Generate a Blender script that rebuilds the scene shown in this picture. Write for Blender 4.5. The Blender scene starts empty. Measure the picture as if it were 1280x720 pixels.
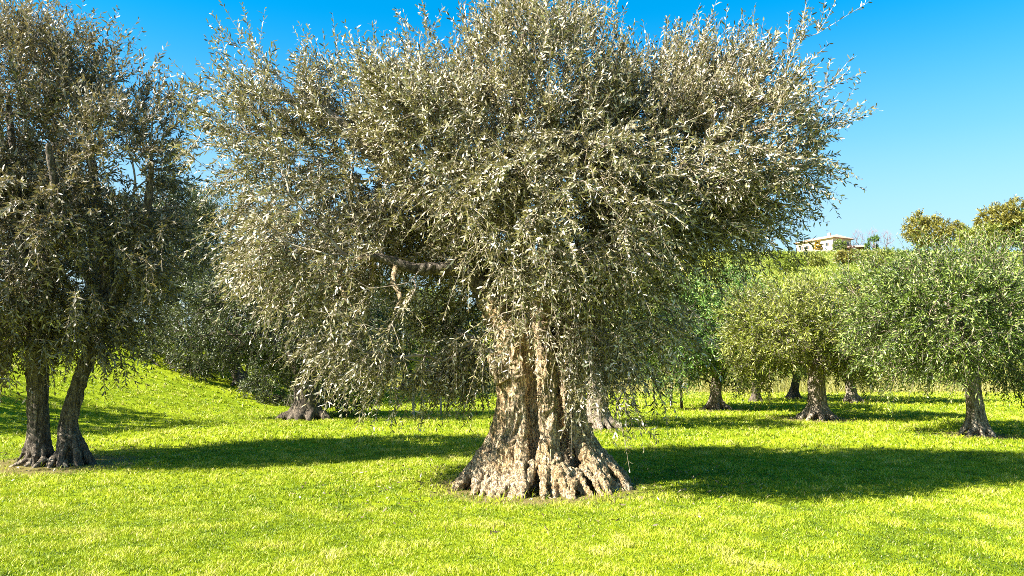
import bpy, math, random
import numpy as np
from mathutils import Vector

R = math.radians
sc = bpy.context.scene
C = sc.collection
UP = np.array([0.0, 0.0, 1.0])

EL, AZ = R(41), R(246)          # sun from the left, a little in front
SUN = np.array([math.sin(AZ) * math.cos(EL), math.cos(AZ) * math.cos(EL), math.sin(EL)])
# ------------------------------------------------------------------ camera numbers
F = 950.0                 # focal length in 1280-wide pixels
HOR = 450.0               # pixel row of the horizon
EYE = 1.6
PITCH = math.atan((HOR - 360.0) / F)


def at(px, py, Y):
    """World point at depth Y seen at picture point (px, py) - used to take positions off the photograph."""
    dx, dy = (px - 640) / F, (360 - py) / F
    cy, sy = math.cos(PITCH), math.sin(PITCH)
    d = np.array([dx, cy - dy * sy, sy + dy * cy])
    d = d / d[1] * Y
    return np.array([d[0], Y, EYE + d[2]])


def on_lawn(px, py):
    """World (x, y) on the flat lawn under picture point (px, py)."""
    dx, dy = (px - 640) / F, (360 - py) / F
    cy, sy = math.cos(PITCH), math.sin(PITCH)
    d = np.array([dx, cy - dy * sy, sy + dy * cy])
    k = -EYE / d[2]
    return d[0] * k, d[1] * k


# ------------------------------------------------------------------ noise
def _hash(ix, iy, iz, seed):
    h = (ix * 374761393 + iy * 668265263 + iz * 2147483647 + seed * 974711) & 0xFFFFFFFF
    h = ((h ^ (h >> 13)) * 1274126177) & 0xFFFFFFFF
    h = (h ^ (h >> 16)) & 0xFFFF
    return h / 65535.0


def vnoise(p, seed=0):
    p = np.asarray(p, dtype=np.float64)
    i = np.floor(p).astype(np.int64)
    f = p - i
    f = f * f * f * (f * (f * 6 - 15) + 10)
    ix, iy, iz = i[:, 0], i[:, 1], i[:, 2]
    r = 0
    for dx in (0, 1):
        wx = f[:, 0] if dx else 1 - f[:, 0]
        for dy in (0, 1):
            wy = f[:, 1] if dy else 1 - f[:, 1]
            for dz in (0, 1):
                wz = f[:, 2] if dz else 1 - f[:, 2]
                r = r + wx * wy * wz * _hash(ix + dx, iy + dy, iz + dz, seed)
    return r


def fbm(p, seed=0, octaves=4):
    a, s, t = 0.5, 0.0, 0.0
    q = np.asarray(p, dtype=np.float64)
    for o in range(octaves):
        s = s + a * vnoise(q, seed + o * 17)
        t += a
        q = q * 2.03 + 5.3
        a *= 0.5
    return s / t


def ridged(p, seed=0, octaves=3):
    a, s, t = 0.5, 0.0, 0.0
    q = np.asarray(p, dtype=np.float64)
    for o in range(octaves):
        s = s + a * (1 - np.abs(2 * vnoise(q, seed + o * 31) - 1))
        t += a
        q = q * 2.1 + 3.7
        a *= 0.5
    return s / t


def sstep(a, b, x):
    t = np.clip((np.asarray(x, dtype=np.float64) - a) / (b - a), 0, 1)
    return t * t * (3 - 2 * t)


def unit(v):
    return v / np.maximum(np.linalg.norm(v, axis=-1, keepdims=True), 1e-9)


# ------------------------------------------------------------------ ground shape
def ground_z(x, y):
    x = np.atleast_1d(np.asarray(x, dtype=np.float64))
    y = np.atleast_1d(np.asarray(y, dtype=np.float64))
    z = 0.035 * (fbm(np.stack([x * .35, y * .35, 0 * x], 1), 3, 3) - .5) * sstep(0, 4, y)
    d = -.96 * x + .28 * y - 13.3
    z = z + 3.2 * sstep(0, 13, d) * (1 - .5 * sstep(60, 120, y))
    hill = 43.0 * np.clip((y - 55) / 235, 0, 1) ** 1.22 * sstep(-30, 95, x + .12 * y)
    hill = hill + 4 * (fbm(np.stack([x * .02, y * .02, 0 * x], 1), 9, 3) - .5) * sstep(60, 130, y) * (1 - sstep(200, 285, y))
    z = z + hill * (y < 325) + (y >= 325) * (hill - .03 * (y - 325))
    return z


def gz(x, y):
    return float(ground_z(x, y)[0])


# ------------------------------------------------------------------ mesh helpers
def np_mesh(name, verts, faces, mat=None, parent=None, attr=None, smooth=False):
    """verts (n,3); faces: list of int arrays (m,k); attr: {name: per-face floats}"""
    me = bpy.data.meshes.new(name)
    verts = np.asarray(verts, dtype=np.float32)
    me.vertices.add(len(verts))
    me.vertices.foreach_set('co', verts.ravel())
    faces = [np.asarray(f, dtype=np.int32) for f in faces if len(f)]
    tot = np.concatenate([np.full(len(f), f.shape[1], dtype=np.int32) for f in faces])
    idx = np.concatenate([f.ravel() for f in faces])
    me.loops.add(len(idx))
    me.loops.foreach_set('vertex_index', idx)
    me.polygons.add(len(tot))
    start = np.concatenate([[0], np.cumsum(tot)[:-1]]).astype(np.int32)
    me.polygons.foreach_set('loop_start', start)
    me.polygons.foreach_set('use_smooth', np.full(len(tot), smooth, dtype=bool))
    if attr:
        for k, v in attr.items():
            a = me.attributes.new(k, 'FLOAT', 'FACE')
            a.data.foreach_set('value', np.asarray(v, dtype=np.float32))
    me.update(calc_edges=True)
    me.validate()
    o = bpy.data.objects.new(name, me)
    C.objects.link(o)
    if mat:
        me.materials.append(mat)
    if parent is not None:
        o.parent = parent
    return o


def tag(o, label=None, cat=None, group=None, kind=None):
    if label: o['label'] = label
    if cat: o['category'] = cat
    if group: o['group'] = group
    if kind: o['kind'] = kind
    return o


def thing(name, loc, label, cat, group=None, rz=0):
    o = bpy.data.objects.new(name, None)
    o.empty_display_size = .2
    C.objects.link(o)
    o.location = loc
    o.rotation_euler = (0, 0, rz)
    return tag(o, label, cat, group)


def tubes(P, Rr, S=5, cap=True):
    """P (N,K,3) centre lines, Rr (N,K) radii -> verts, [quads, caps]"""
    N, K, _ = P.shape
    T = np.empty_like(P)
    T[:, 1:-1] = P[:, 2:] - P[:, :-2]
    T[:, 0] = P[:, 1] - P[:, 0]
    T[:, -1] = P[:, -1] - P[:, -2]
    T = unit(T)
    ref = unit(np.array([0.31, 0.87, 0.17]))[None, None, :] * np.ones_like(T)
    bad = np.abs((T * ref).sum(-1)) > .9
    anybad = bad.any(axis=1)
    ref[anybad] = np.array([1.0, 0.05, 0.1])
    A = unit(np.cross(T, ref))
    B = np.cross(T, A)
    th = np.arange(S) * 2 * math.pi / S
    V = P[:, :, None, :] + Rr[:, :, None, None] * (A[:, :, None, :] * np.cos(th)[None, None, :, None] + B[:, :, None, :] * np.sin(th)[None, None, :, None])
    V = V.reshape(-1, 3)
    base = (np.arange(N) * K * S)[:, None, None] + (np.arange(K - 1) * S)[None, :, None]
    s0 = np.arange(S)[None, None, :]
    s1 = (s0 + 1) % S
    q = np.stack([base + s0, base + s1, base + S + s1, base + S + s0], -1).reshape(-1, 4)
    fs = [q]
    if cap and S > 3:
        c0 = (np.arange(N) * K * S)[:, None] + np.arange(S)[None, ::-1]
        c1 = (np.arange(N) * K * S + (K - 1) * S)[:, None] + np.arange(S)[None, :]
        fs += [c0, c1]
    return V, fs


class Bag:
    def __init__(self):
        self.v, self.f, self.n = [], {}, 0

    def add(self, v, fs):
        self.v.append(v)
        for f in fs:
            if len(f):
                self.f.setdefault(f.shape[1], []).append(np.asarray(f) + self.n)
        self.n += len(v)

    def build(self, name, mat, parent=None, smooth=False):
        return np_mesh(name, np.concatenate(self.v), [np.concatenate(x) for x in self.f.values()], mat, parent, smooth=smooth)

    def box(self, a, b):
        x0, y0, z0 = a
        x1, y1, z1 = b
        v = np.array([[x0, y0, z0], [x1, y0, z0], [x1, y1, z0], [x0, y1, z0], [x0, y0, z1], [x1, y0, z1], [x1, y1, z1], [x0, y1, z1]], dtype=float)
        self.add(v, [np.array([[0, 3, 2, 1], [4, 5, 6, 7], [0, 1, 5, 4], [1, 2, 6, 5], [2, 3, 7, 6], [3, 0, 4, 7]])])


def resample(pts, k):
    pts = np.asarray(pts, dtype=float)
    # Catmull-Rom through the points
    n = len(pts)
    t = np.linspace(0, n - 1, k)
    i = np.clip(t.astype(int), 0, n - 2)
    f = (t - i)[:, None]
    p = np.vstack([2 * pts[:1] - pts[1:2], pts, 2 * pts[-1:] - pts[-2:-1]])
    p0, p1, p2, p3 = p[i], p[i + 1], p[i + 2], p[i + 3]
    return .5 * (2 * p1 + (-p0 + p2) * f + (2 * p0 - 5 * p1 + 4 * p2 - p3) * f ** 2 + (-p0 + 3 * p1 - 3 * p2 + p3) * f ** 3)


# ------------------------------------------------------------------ materials
def new_mat(name):
    m = bpy.data.materials.new(name)
    m.use_nodes = True
    nt = m.node_tree
    nt.nodes.clear()
    out = nt.nodes.new('ShaderNodeOutputMaterial')
    return m, nt, out


def N(nt, kind, **kw):
    n = nt.nodes.new('ShaderNode' + kind)
    for k, v in kw.items():
        if k in n.inputs:
            n.inputs[k].default_value = v
        else:
            setattr(n, k, v)
    return n


def ramp(nt, stops):
    n = nt.nodes.new('ShaderNodeValToRGB')
    e = n.color_ramp.elements
    while len(e) < len(stops):
        e.new(.5)
    for el, (p, c) in zip(e, stops):
        el.position = p
        el.color = (*c, 1)
    return n


def leaf_mat(name, stops, trans=.35, tcol=(.3, .34, .05), rough=.5):
    m, nt, out = new_mat(name)
    a = N(nt, 'Attribute', attribute_name='tone')
    r = ramp(nt, stops)
    nt.links.new(a.outputs['Fac'], r.inputs[0])
    b = N(nt, 'BsdfPrincipled', Roughness=rough)
    nt.links.new(r.outputs[0], b.inputs['Base Color'])
    t = N(nt, 'BsdfTranslucent', Color=(*tcol, 1))
    mx = N(nt, 'MixShader')
    mx.inputs[0].default_value = trans
    nt.links.new(b.outputs[0], mx.inputs[1])
    nt.links.new(t.outputs[0], mx.inputs[2])
    nt.links.new(mx.outputs[0], out.inputs[0])
    return m


def bark_mat(name, light, mid, dark, warm=None, scale=1.0, bump=.5, stretch=.22):
    m, nt, out = new_mat(name)
    tc = N(nt, 'TexCoord')
    mp = N(nt, 'Mapping')
    mp.inputs['Scale'].default_value = (1, 1, stretch)
    nt.links.new(tc.outputs['Object'], mp.inputs[0])
    n1 = N(nt, 'TexNoise', Scale=24 * scale, Detail=8.0, Roughness=.65, Distortion=.6)
    n2 = N(nt, 'TexNoise', Scale=3.2, Detail=4.0)
    vo = N(nt, 'TexVoronoi', Scale=22 * scale, feature='DISTANCE_TO_EDGE')
    n3 = N(nt, 'TexNoise', Scale=75 * scale, Detail=4.0)
    wob = N(nt, 'MixRGB', blend_type='LINEAR_LIGHT')
    wob.inputs[0].default_value = .12
    nt.links.new(mp.outputs[0], wob.inputs[1])
    nt.links.new(n1.outputs['Color'], wob.inputs[2])
    nt.links.new(mp.outputs[0], n1.inputs[0])
    nt.links.new(tc.outputs['Object'], n2.inputs[0])
    nt.links.new(tc.outputs['Object'], n3.inputs[0])
    nt.links.new(wob.outputs[0], vo.inputs[0])
    r = ramp(nt, [(.33, dark), (.47, mid), (.66, light)])
    nt.links.new(n1.outputs[0], r.inputs[0])
    col = r.outputs[0]
    if warm:
        rw = ramp(nt, [(.44, (0, 0, 0)), (.62, (1, 1, 1))])
        nt.links.new(n2.outputs[0], rw.inputs[0])
        mw = N(nt, 'MixRGB', blend_type='MIX')
        sc_ = N(nt, 'Math', operation='MULTIPLY')
        sc_.inputs[1].default_value = .4
        nt.links.new(rw.outputs[0], sc_.inputs[0])
        nt.links.new(sc_.outputs[0], mw.inputs[0])
        nt.links.new(col, mw.inputs[1])
        mw.inputs[2].default_value = (*warm, 1)
        col = mw.outputs[0]
    # dark fissure lines in the bark
    rf = ramp(nt, [(.0, (.12, .12, .12)), (.09, (1, 1, 1))])
    nt.links.new(vo.outputs['Distance'], rf.inputs[0])
    mf = N(nt, 'MixRGB', blend_type='MULTIPLY')
    mf.inputs[0].default_value = .95
    nt.links.new(col, mf.inputs[1])
    nt.links.new(rf.outputs[0], mf.inputs[2])
    b = N(nt, 'BsdfPrincipled', Roughness=.85)
    b.inputs['Specular IOR Level'].default_value = .2
    nt.links.new(mf.outputs[0], b.inputs['Base Color'])
    ad = N(nt, 'Math', operation='ADD')
    nt.links.new(n1.outputs[0], ad.inputs[0])
    ml = N(nt, 'Math', operation='MULTIPLY')
    ml.inputs[1].default_value = .5
    nt.links.new(rf.outputs[0], ml.inputs[0])
    nt.links.new(ml.outputs[0], ad.inputs[1])
    ad2 = N(nt, 'Math', operation='MULTIPLY_ADD')
    ad2.inputs[1].default_value = .35
    nt.links.new(n3.outputs[0], ad2.inputs[0])
    nt.links.new(ad.outputs[0], ad2.inputs[2])
    bp = N(nt, 'Bump', Strength=bump, Distance=.05)
    nt.links.new(ad2.outputs[0], bp.inputs['Height'])
    nt.links.new(bp.outputs[0], b.inputs['Normal'])
    nt.links.new(b.outputs[0], out.inputs[0])
    return m


def plain_mat(name, c1, c2, scale=6.0, rough=.8, bump=.0):
    m, nt, out = new_mat(name)
    tc = N(nt, 'TexCoord')
    n1 = N(nt, 'TexNoise', Scale=scale, Detail=6.0)
    nt.links.new(tc.outputs['Object'], n1.inputs[0])
    r = ramp(nt, [(.35, c1), (.65, c2)])
    nt.links.new(n1.outputs[0], r.inputs[0])
    b = N(nt, 'BsdfPrincipled', Roughness=rough)
    nt.links.new(r.outputs[0], b.inputs['Base Color'])
    if bump:
        bp = N(nt, 'Bump', Strength=bump, Distance=.03)
        nt.links.new(n1.outputs[0], bp.inputs['Height'])
        nt.links.new(bp.outputs[0], b.inputs['Normal'])
    nt.links.new(b.outputs[0], out.inputs[0])
    return m


M = {}
# olive leaves: dark glossy uppers and silvery felted undersides, mixed leaf by leaf
M['leaf_main'] = leaf_mat('silvery_olive_leaf', [(0, (.02, .02, .009)), (.35, (.09, .082, .034)), (.62, (.26, .225, .105)), (1, (.64, .58, .46))], .15, (.28, .25, .07), .45)
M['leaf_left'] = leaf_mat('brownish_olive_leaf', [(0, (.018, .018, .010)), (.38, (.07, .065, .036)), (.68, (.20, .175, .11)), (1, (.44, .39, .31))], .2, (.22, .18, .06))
M['leaf_green'] = leaf_mat('green_olive_leaf', [(0, (.008, .013, .002)), (.4, (.055, .095, .009)), (.75, (.19, .255, .03)), (1, (.46, .50, .17))], .2, (.2, .3, .015))
M['leaf_dark'] = leaf_mat('dark_olive_leaf', [(0, (.006, .014, .003)), (.4, (.045, .115, .010)), (.8, (.13, .25, .03)), (1, (.34, .46, .12))], .22, (.11, .2, .02))
M['leaf_dull'] = leaf_mat('dull_grove_leaf', [(0, (.007, .010, .003)), (.45, (.035, .05, .012)), (.8, (.11, .135, .04)), (1, (.30, .32, .15))], .15, (.1, .13, .02))  # duller, less saturated green of the trees and bushes by the bank
M['leaf_yellow'] = leaf_mat('yellowish_olive_leaf', [(0, (.014, .016, .004)), (.4, (.10, .125, .012)), (.75, (.27, .30, .03)), (1, (.48, .47, .15))], .25, (.34, .36, .025))
M['leaf_bright'] = leaf_mat('bright_shrub_leaf', [(0, (.04, .06, .006)), (.5, (.18, .24, .018)), (1, (.36, .40, .05))], .35, (.38, .45, .03))
M['leaf_autumn'] = leaf_mat('golden_leaf', [(0, (.012, .013, .003)), (.45, (.13, .125, .014)), (1, (.38, .33, .05))], .2, (.26, .22, .02))
M['leaf_gold'] = leaf_mat('yellow_leaf', [(0, (.2, .12, .005)), (.5, (.4, .25, .01)), (1, (.55, .38, .03))], .25, (.5, .33, .02))
M['leaf_brown'] = leaf_mat('russet_leaf', [(0, (.06, .035, .03)), (.5, (.16, .1, .08)), (1, (.3, .2, .16))], .2, (.25, .14, .08))
M['bark_main'] = bark_mat('old_olive_bark', (.74, .60, .40), (.46, .34, .20), (.04, .026, .014), (.50, .30, .10), 1.0, .9)
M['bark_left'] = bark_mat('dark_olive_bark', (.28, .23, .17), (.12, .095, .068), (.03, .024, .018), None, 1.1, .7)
M['bark_grey'] = bark_mat('grey_olive_bark', (.46, .39, .29), (.24, .19, .13), (.05, .038, .026), None, .9, .7)
M['bark_brown'] = bark_mat('brown_olive_bark', (.20, .16, .11), (.09, .07, .05), (.03, .022, .016), None, .9, .6)  # darker brown bark of the background trees and bushes
M['twig'] = plain_mat('olive_twig', (.16, .12, .08), (.36, .30, .22), 9)
M['bare_twig'] = plain_mat('bare_twig', (.10, .08, .08), (.16, .12, .12), 3)
M['stake'] = plain_mat('weathered_stake', (.30, .26, .20), (.45, .40, .33), 14, .8, .2)


def grass_mat():
    m, nt, out = new_mat('grass_blade')
    a = N(nt, 'Attribute', attribute_name='tone')
    r = ramp(nt, [(0, (.035, .075, .004)), (.35, (.165, .235, .006)), (.7, (.295, .35, .010)), (.93, (.37, .39, .03)), (1, (.5, .43, .16))])
    nt.links.new(a.outputs['Fac'], r.inputs[0])
    b = N(nt, 'BsdfPrincipled', Roughness=.5)
    b.inputs['Specular IOR Level'].default_value = .3
    nt.links.new(r.outputs[0], b.inputs['Base Color'])
    t = N(nt, 'BsdfTranslucent')
    nt.links.new(r.outputs[0], t.inputs[0])
    mx = N(nt, 'MixShader')
    mx.inputs[0].default_value = .3
    nt.links.new(b.outputs[0], mx.inputs[1])
    nt.links.new(t.outputs[0], mx.inputs[2])
    nt.links.new(mx.outputs[0], out.inputs[0])
    return m


M['grass'] = grass_mat()
M['field_grass'] = leaf_mat('field_grass_blade', [(0, (.06, .10, .01)), (.45, (.19, .24, .02)), (1, (.40, .37, .09))], .3, (.3, .33, .04))
M['litter'] = leaf_mat('dry_leaf', [(0, (.05, .035, .018)), (.6, (.14, .105, .05)), (1, (.26, .21, .12))], .1, (.3, .2, .08))
M['hay'] = leaf_mat('dry_meadow_grass', [(0, (.10, .12, .02)), (.5, (.25, .23, .05)), (1, (.42, .35, .14))], .3, (.3, .27, .06))

# ------------------------------------------------------------------ trees on the lawn: where each base stands
BASES = {}
for k, p in {'main': (674, 607), 'twin': (68, 580), 'backleft': (383, 524), 'behind': (747, 535), 'dark': (893, 512),
             'yellow': (1022, 524), 'far': (1067, 503), 'right': (1222, 544), 'far2': (990, 499), 'far3': (945, 502)}.items():
    BASES[k] = on_lawn(*p)


def ground_mat():
    m, nt, out = new_mat('grass_ground')
    g = N(nt, 'NewGeometry')
    sep = N(nt, 'SeparateXYZ')
    nt.links.new(g.outputs['Position'], sep.inputs[0])
    n_big = N(nt, 'TexNoise', Scale=.22, Detail=4.0)
    n_mid = N(nt, 'TexNoise', Scale=2.2, Detail=6.0, Roughness=.6)
    n_fine = N(nt, 'TexNoise', Scale=38.0, Detail=8.0, Roughness=.75)
    for n in (n_big, n_mid, n_fine):
        nt.links.new(g.outputs['Position'], n.inputs[0])

    def add(a, b, k):
        q = N(nt, 'Math', operation='MULTIPLY_ADD')
        q.inputs[1].default_value = k
        nt.links.new(b, q.inputs[0])
        nt.links.new(a, q.inputs[2])
        return q.outputs[0]
    v = N(nt, 'Math', operation='MULTIPLY')
    v.inputs[1].default_value = .5
    nt.links.new(n_big.outputs[0], v.inputs[0])
    s = add(add(v.outputs[0], n_mid.outputs[0], .35), n_fine.outputs[0], .55)
    lawn = ramp(nt, [(.46, (.02, .045, .002)), (.62, (.12, .175, .005)), (.78, (.255, .305, .010)), (.92, (.33, .34, .05))])
    nt.links.new(s, lawn.inputs[0])
    mead = ramp(nt, [(.5, (.17, .19, .02)), (.7, (.30, .27, .06)), (.9, (.42, .36, .13))])
    nt.links.new(s, mead.inputs[0])
    fld = ramp(nt, [(.45, (.07, .10, .010)), (.62, (.165, .195, .018)), (.85, (.27, .25, .05))])
    nt.links.new(s, fld.inputs[0])

    def band(lo, hi, wob):
        # 0..1 along y with a ragged edge
        q = add(sep.outputs['Y'], n_mid.outputs[0], wob)
        mr = N(nt, 'MapRange')
        mr.inputs['From Min'].default_value = lo
        mr.inputs['From Max'].default_value = hi
        nt.links.new(q, mr.inputs[0])
        return mr.outputs[0]
    m1 = N(nt, 'MixRGB')
    nt.links.new(band(37, 38.5, 4), m1.inputs[0])
    nt.links.new(lawn.outputs[0], m1.inputs[1])
    nt.links.new(mead.outputs[0], m1.inputs[2])
    m2 = N(nt, 'MixRGB')
    nt.links.new(band(70, 95, 20), m2.inputs[0])
    nt.links.new(m1.outputs[0], m2.inputs[1])
    nt.links.new(fld.outputs[0], m2.inputs[2])
    col = m2.outputs[0]
    # worn, strawy earth round the feet of the trees
    for k, rad in (('main', 1.3), ('twin', 1.15), ('yellow', 1.0), ('dark', .9), ('right', .7), ('behind', .9), ('far', .8)):
        d = N(nt, 'VectorMath', operation='DISTANCE')
        x, y = BASES[k]
        d.inputs[1].default_value = (x, y, gz(x, y))
        nt.links.new(g.outputs['Position'], d.inputs[0])
        w = add(d.outputs['Value'], n_mid.outputs[0], .7)
        mr = N(nt, 'MapRange')
        mr.inputs['From Min'].default_value = rad + .25
        mr.inputs['From Max'].default_value = rad + .65
        mr.inputs['To Min'].default_value = .85
        mr.inputs['To Max'].default_value = 0
        nt.links.new(w, mr.inputs[0])
        mm = N(nt, 'MixRGB')
        nt.links.new(mr.outputs[0], mm.inputs[0])
        nt.links.new(col, mm.inputs[1])
        rr = ramp(nt, [(.45, (.14, .10, .045)), (.75, (.36, .29, .13))])
        nt.links.new(n_fine.outputs[0], rr.inputs[0])
        nt.links.new(rr.outputs[0], mm.inputs[2])
        col = mm.outputs[0]
    b = N(nt, 'BsdfPrincipled', Roughness=.95)
    b.inputs['Specular IOR Level'].default_value = .05
    nt.links.new(col, b.inputs['Base Color'])
    bp = N(nt, 'Bump', Strength=.9, Distance=.06)
    nt.links.new(n_fine.outputs[0], bp.inputs['Height'])
    nt.links.new(bp.outputs[0], b.inputs['Normal'])
    nt.links.new(b.outputs[0], out.inputs[0])
    return m


def axis(parts):
    out = []
    for a, b, st in parts:
        out += list(np.arange(a, b, st))
    return np.array(sorted(set(np.round(out, 4))))


xs = axis([(-2600, -400, 200), (-400, -60, 12), (-60, -24, 2), (-24, 24, .35), (24, 60, 2), (60, 400, 8), (400, 2601, 200)])
ys = axis([(-60, 0, 6), (0, 45, .35), (45, 120, 2.5), (120, 280, 5), (280, 330, 2), (330, 600, 30), (600, 3001, 200)])
GX, GY = np.meshgrid(xs, ys)
gv = np.stack([GX.ravel(), GY.ravel(), ground_z(GX.ravel(), GY.ravel())], 1)
nx, ny = len(xs), len(ys)
i0 = (np.arange(ny - 1)[:, None] * nx + np.arange(nx - 1)[None, :]).ravel()
gf = np.stack([i0, i0 + 1, i0 + nx + 1, i0 + nx], 1)
tag(np_mesh('ground', gv, [gf], ground_mat(), smooth=True), kind='structure')


# ------------------------------------------------------------------ grass blades
def blades(name, x, y, h, w, lean, mat, tone, rng):
    n = len(x)
    z = ground_z(x, y) - .004
    a = rng.uniform(0, 2 * math.pi, n)
    la = rng.uniform(0, 2 * math.pi, n)
    p = np.stack([x, y, z], 1)
    wd = np.stack([np.cos(a), np.sin(a), 0 * a], 1) * (w * .5)[:, None]
    ld = np.stack([np.cos(la), np.sin(la), 0 * la], 1) * (lean * h)[:, None]
    v = np.stack([p - wd, p + wd, p + ld * .35 + wd * .8 + UP * (h * .6)[:, None], p + ld * .35 - wd * .8 + UP * (h * .6)[:, None], p + ld + UP * h[:, None]], 1).reshape(-1, 3)
    b = np.arange(n)[:, None] * 5
    q = b + np.array([[0, 1, 2, 3]])
    t = b + np.array([[3, 2, 4]])
    return np_mesh(name, v, [q, t], mat, attr={'tone': np.concatenate([tone, tone])})


def scatter(rng, y0, y1, dens, clump):
    """points in the view wedge between depths y0 and y1"""
    A = (y1 - y0) * (y0 + y1) * .72 + 2 * (y1 - y0)
    n = int(A * dens)
    y = np.sqrt(rng.uniform(y0 ** 2, y1 ** 2, n))
    x = rng.uniform(-1, 1, n) * (.72 * y + .8)
    k = clump
    x = np.repeat(x, k) + rng.normal(0, .022, n * k)
    y = np.repeat(y, k) + rng.normal(0, .022, n * k)
    return x, y


rng = np.random.default_rng(5)
gx, gy, gh, gw = [], [], [], []
for (y0, y1, dens, cl, hh, ww) in ((4.6, 8.5, 820, 7, .030, .0055), (8.5, 14, 300, 6, .036, .008), (14, 24, 75, 5, .055, .015), (24, 38, 26, 5, .07, .026)):
    x, y = scatter(rng, y0, y1, dens, cl)
    gx.append(x); gy.append(y)
    gh.append(hh * rng.uniform(.45, 1.25, len(x)))
    gw.append(ww * rng.uniform(.7, 1.4, len(x)))
gx, gy, gh, gw = map(np.concatenate, (gx, gy, gh, gw))
for k_, n_, r0_, r1_ in (('main', 1500, .98, 1.22), ('twin', 900, .45, .8), ('yellow', 500, .55, .8), ('right', 400, .3, .5), ('dark', 300, .45, .7)):
    a_ = rng.uniform(0, 2 * math.pi, n_); q_ = rng.uniform(r0_, r1_, n_) + .12 * np.sin(5 * a_)
    gx = np.concatenate([gx, BASES[k_][0] + np.cos(a_) * q_]); gy = np.concatenate([gy, BASES[k_][1] + np.sin(a_) * q_])
    gh = np.concatenate([gh, rng.uniform(.04, .10, n_)]); gw = np.concatenate([gw, np.full(n_, .008)])
# thin out on the worn rings round the trunks
keep = np.ones(len(gx), bool)
for k, rad in (('main', 1.0), ('twin', .85), ('yellow', .7), ('dark', .6), ('right', .4)):
    d = np.hypot(gx - BASES[k][0], gy - BASES[k][1])
    keep &= rng.uniform(0, 1, len(gx)) < np.clip((d - rad) / .6, .05, 1)
gx, gy, gh, gw = gx[keep], gy[keep], gh[keep], gw[keep]
pn = fbm(np.stack([gx * .55, gy * .55, 0 * gx], 1), 21, 3)
pn2 = fbm(np.stack([gx * 4, gy * 4, 0 * gx], 1), 22, 2)
gh *= .35 + 1.5 * pn2
tone = np.clip(.53 + .5 * (pn - .5) + 1.1 * (pn2 - .5) + rng.normal(0, .17, len(gx)), 0, .97)
tone[rng.uniform(0, 1, len(gx)) < .035] = 1
tag(blades('lawn_grass', gx, gy, gh, gw, rng.uniform(.2, 1.3, len(gx)), M['grass'], tone, rng), 'short bright yellow green grass of the lawn', 'grass', kind='stuff')

# tall dry grass beyond the mown edge
n = 60000
my = rng.uniform(36.5, 62, n)
mx_ = rng.uniform(-1, 1, n) * (.72 * my + 2)
edge = 2.0 * fbm(np.stack([mx_ * .3, 0 * mx_, 0 * mx_], 1), 31, 2)
k = (my > 36 + edge) & (-.96 * mx_ + .28 * my - 13.3 < 3)
mx_, my = mx_[k], my[k]
mh = rng.uniform(.25, .8, len(mx_)) * (.5 + fbm(np.stack([mx_ * .25, my * .25, 0 * mx_], 1), 33, 2))
tag(blades('meadow_grass', mx_, my, mh, rng.uniform(.012, .04, len(mx_)), rng.uniform(.1, 1.1, len(mx_)), M['hay'], np.clip(rng.normal(.4, .25, len(mx_)), 0, 1), rng),
    'tall straw coloured grass standing beyond the mown lawn', 'grass', kind='stuff')


# ------------------------------------------------------------------ tree growing
def in_lobes(rng, lobes, n, shell=.45, gap=.40, freq=.9, seed=0):
    """n points spread through a union of ellipsoids (cx,cy,cz,rx,ry,rz), mostly in the outer part, with holes"""
    L = np.asarray(lobes, dtype=float)
    vol = L[:, 3] * L[:, 4] * L[:, 5]
    out = []
    got = 0
    while got < n:
        k = rng.choice(len(L), n, p=vol / vol.sum())
        d = unit(rng.normal(0, 1, (n, 3)))
        r = rng.uniform(0, 1, n) ** (1 / 3)
        p = L[k, :3] + d * r[:, None] * L[k, 3:6]
        e = ((p[:, None, :] - L[None, :, :3]) / L[None, :, 3:6])
        q = np.sqrt((e ** 2).sum(-1)).min(1)          # 0 deep inside .. 1 on the outline
        keep = (rng.uniform(0, 1, n) < np.clip((q - shell * .5) / (1 - shell * .5), .12, 1))
        keep &= fbm(p * freq, seed, 2) > gap * (.6 + .4 * q)
        out.append(p[keep])
        got += keep.sum()
    return np.concatenate(out)[:n]


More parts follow.
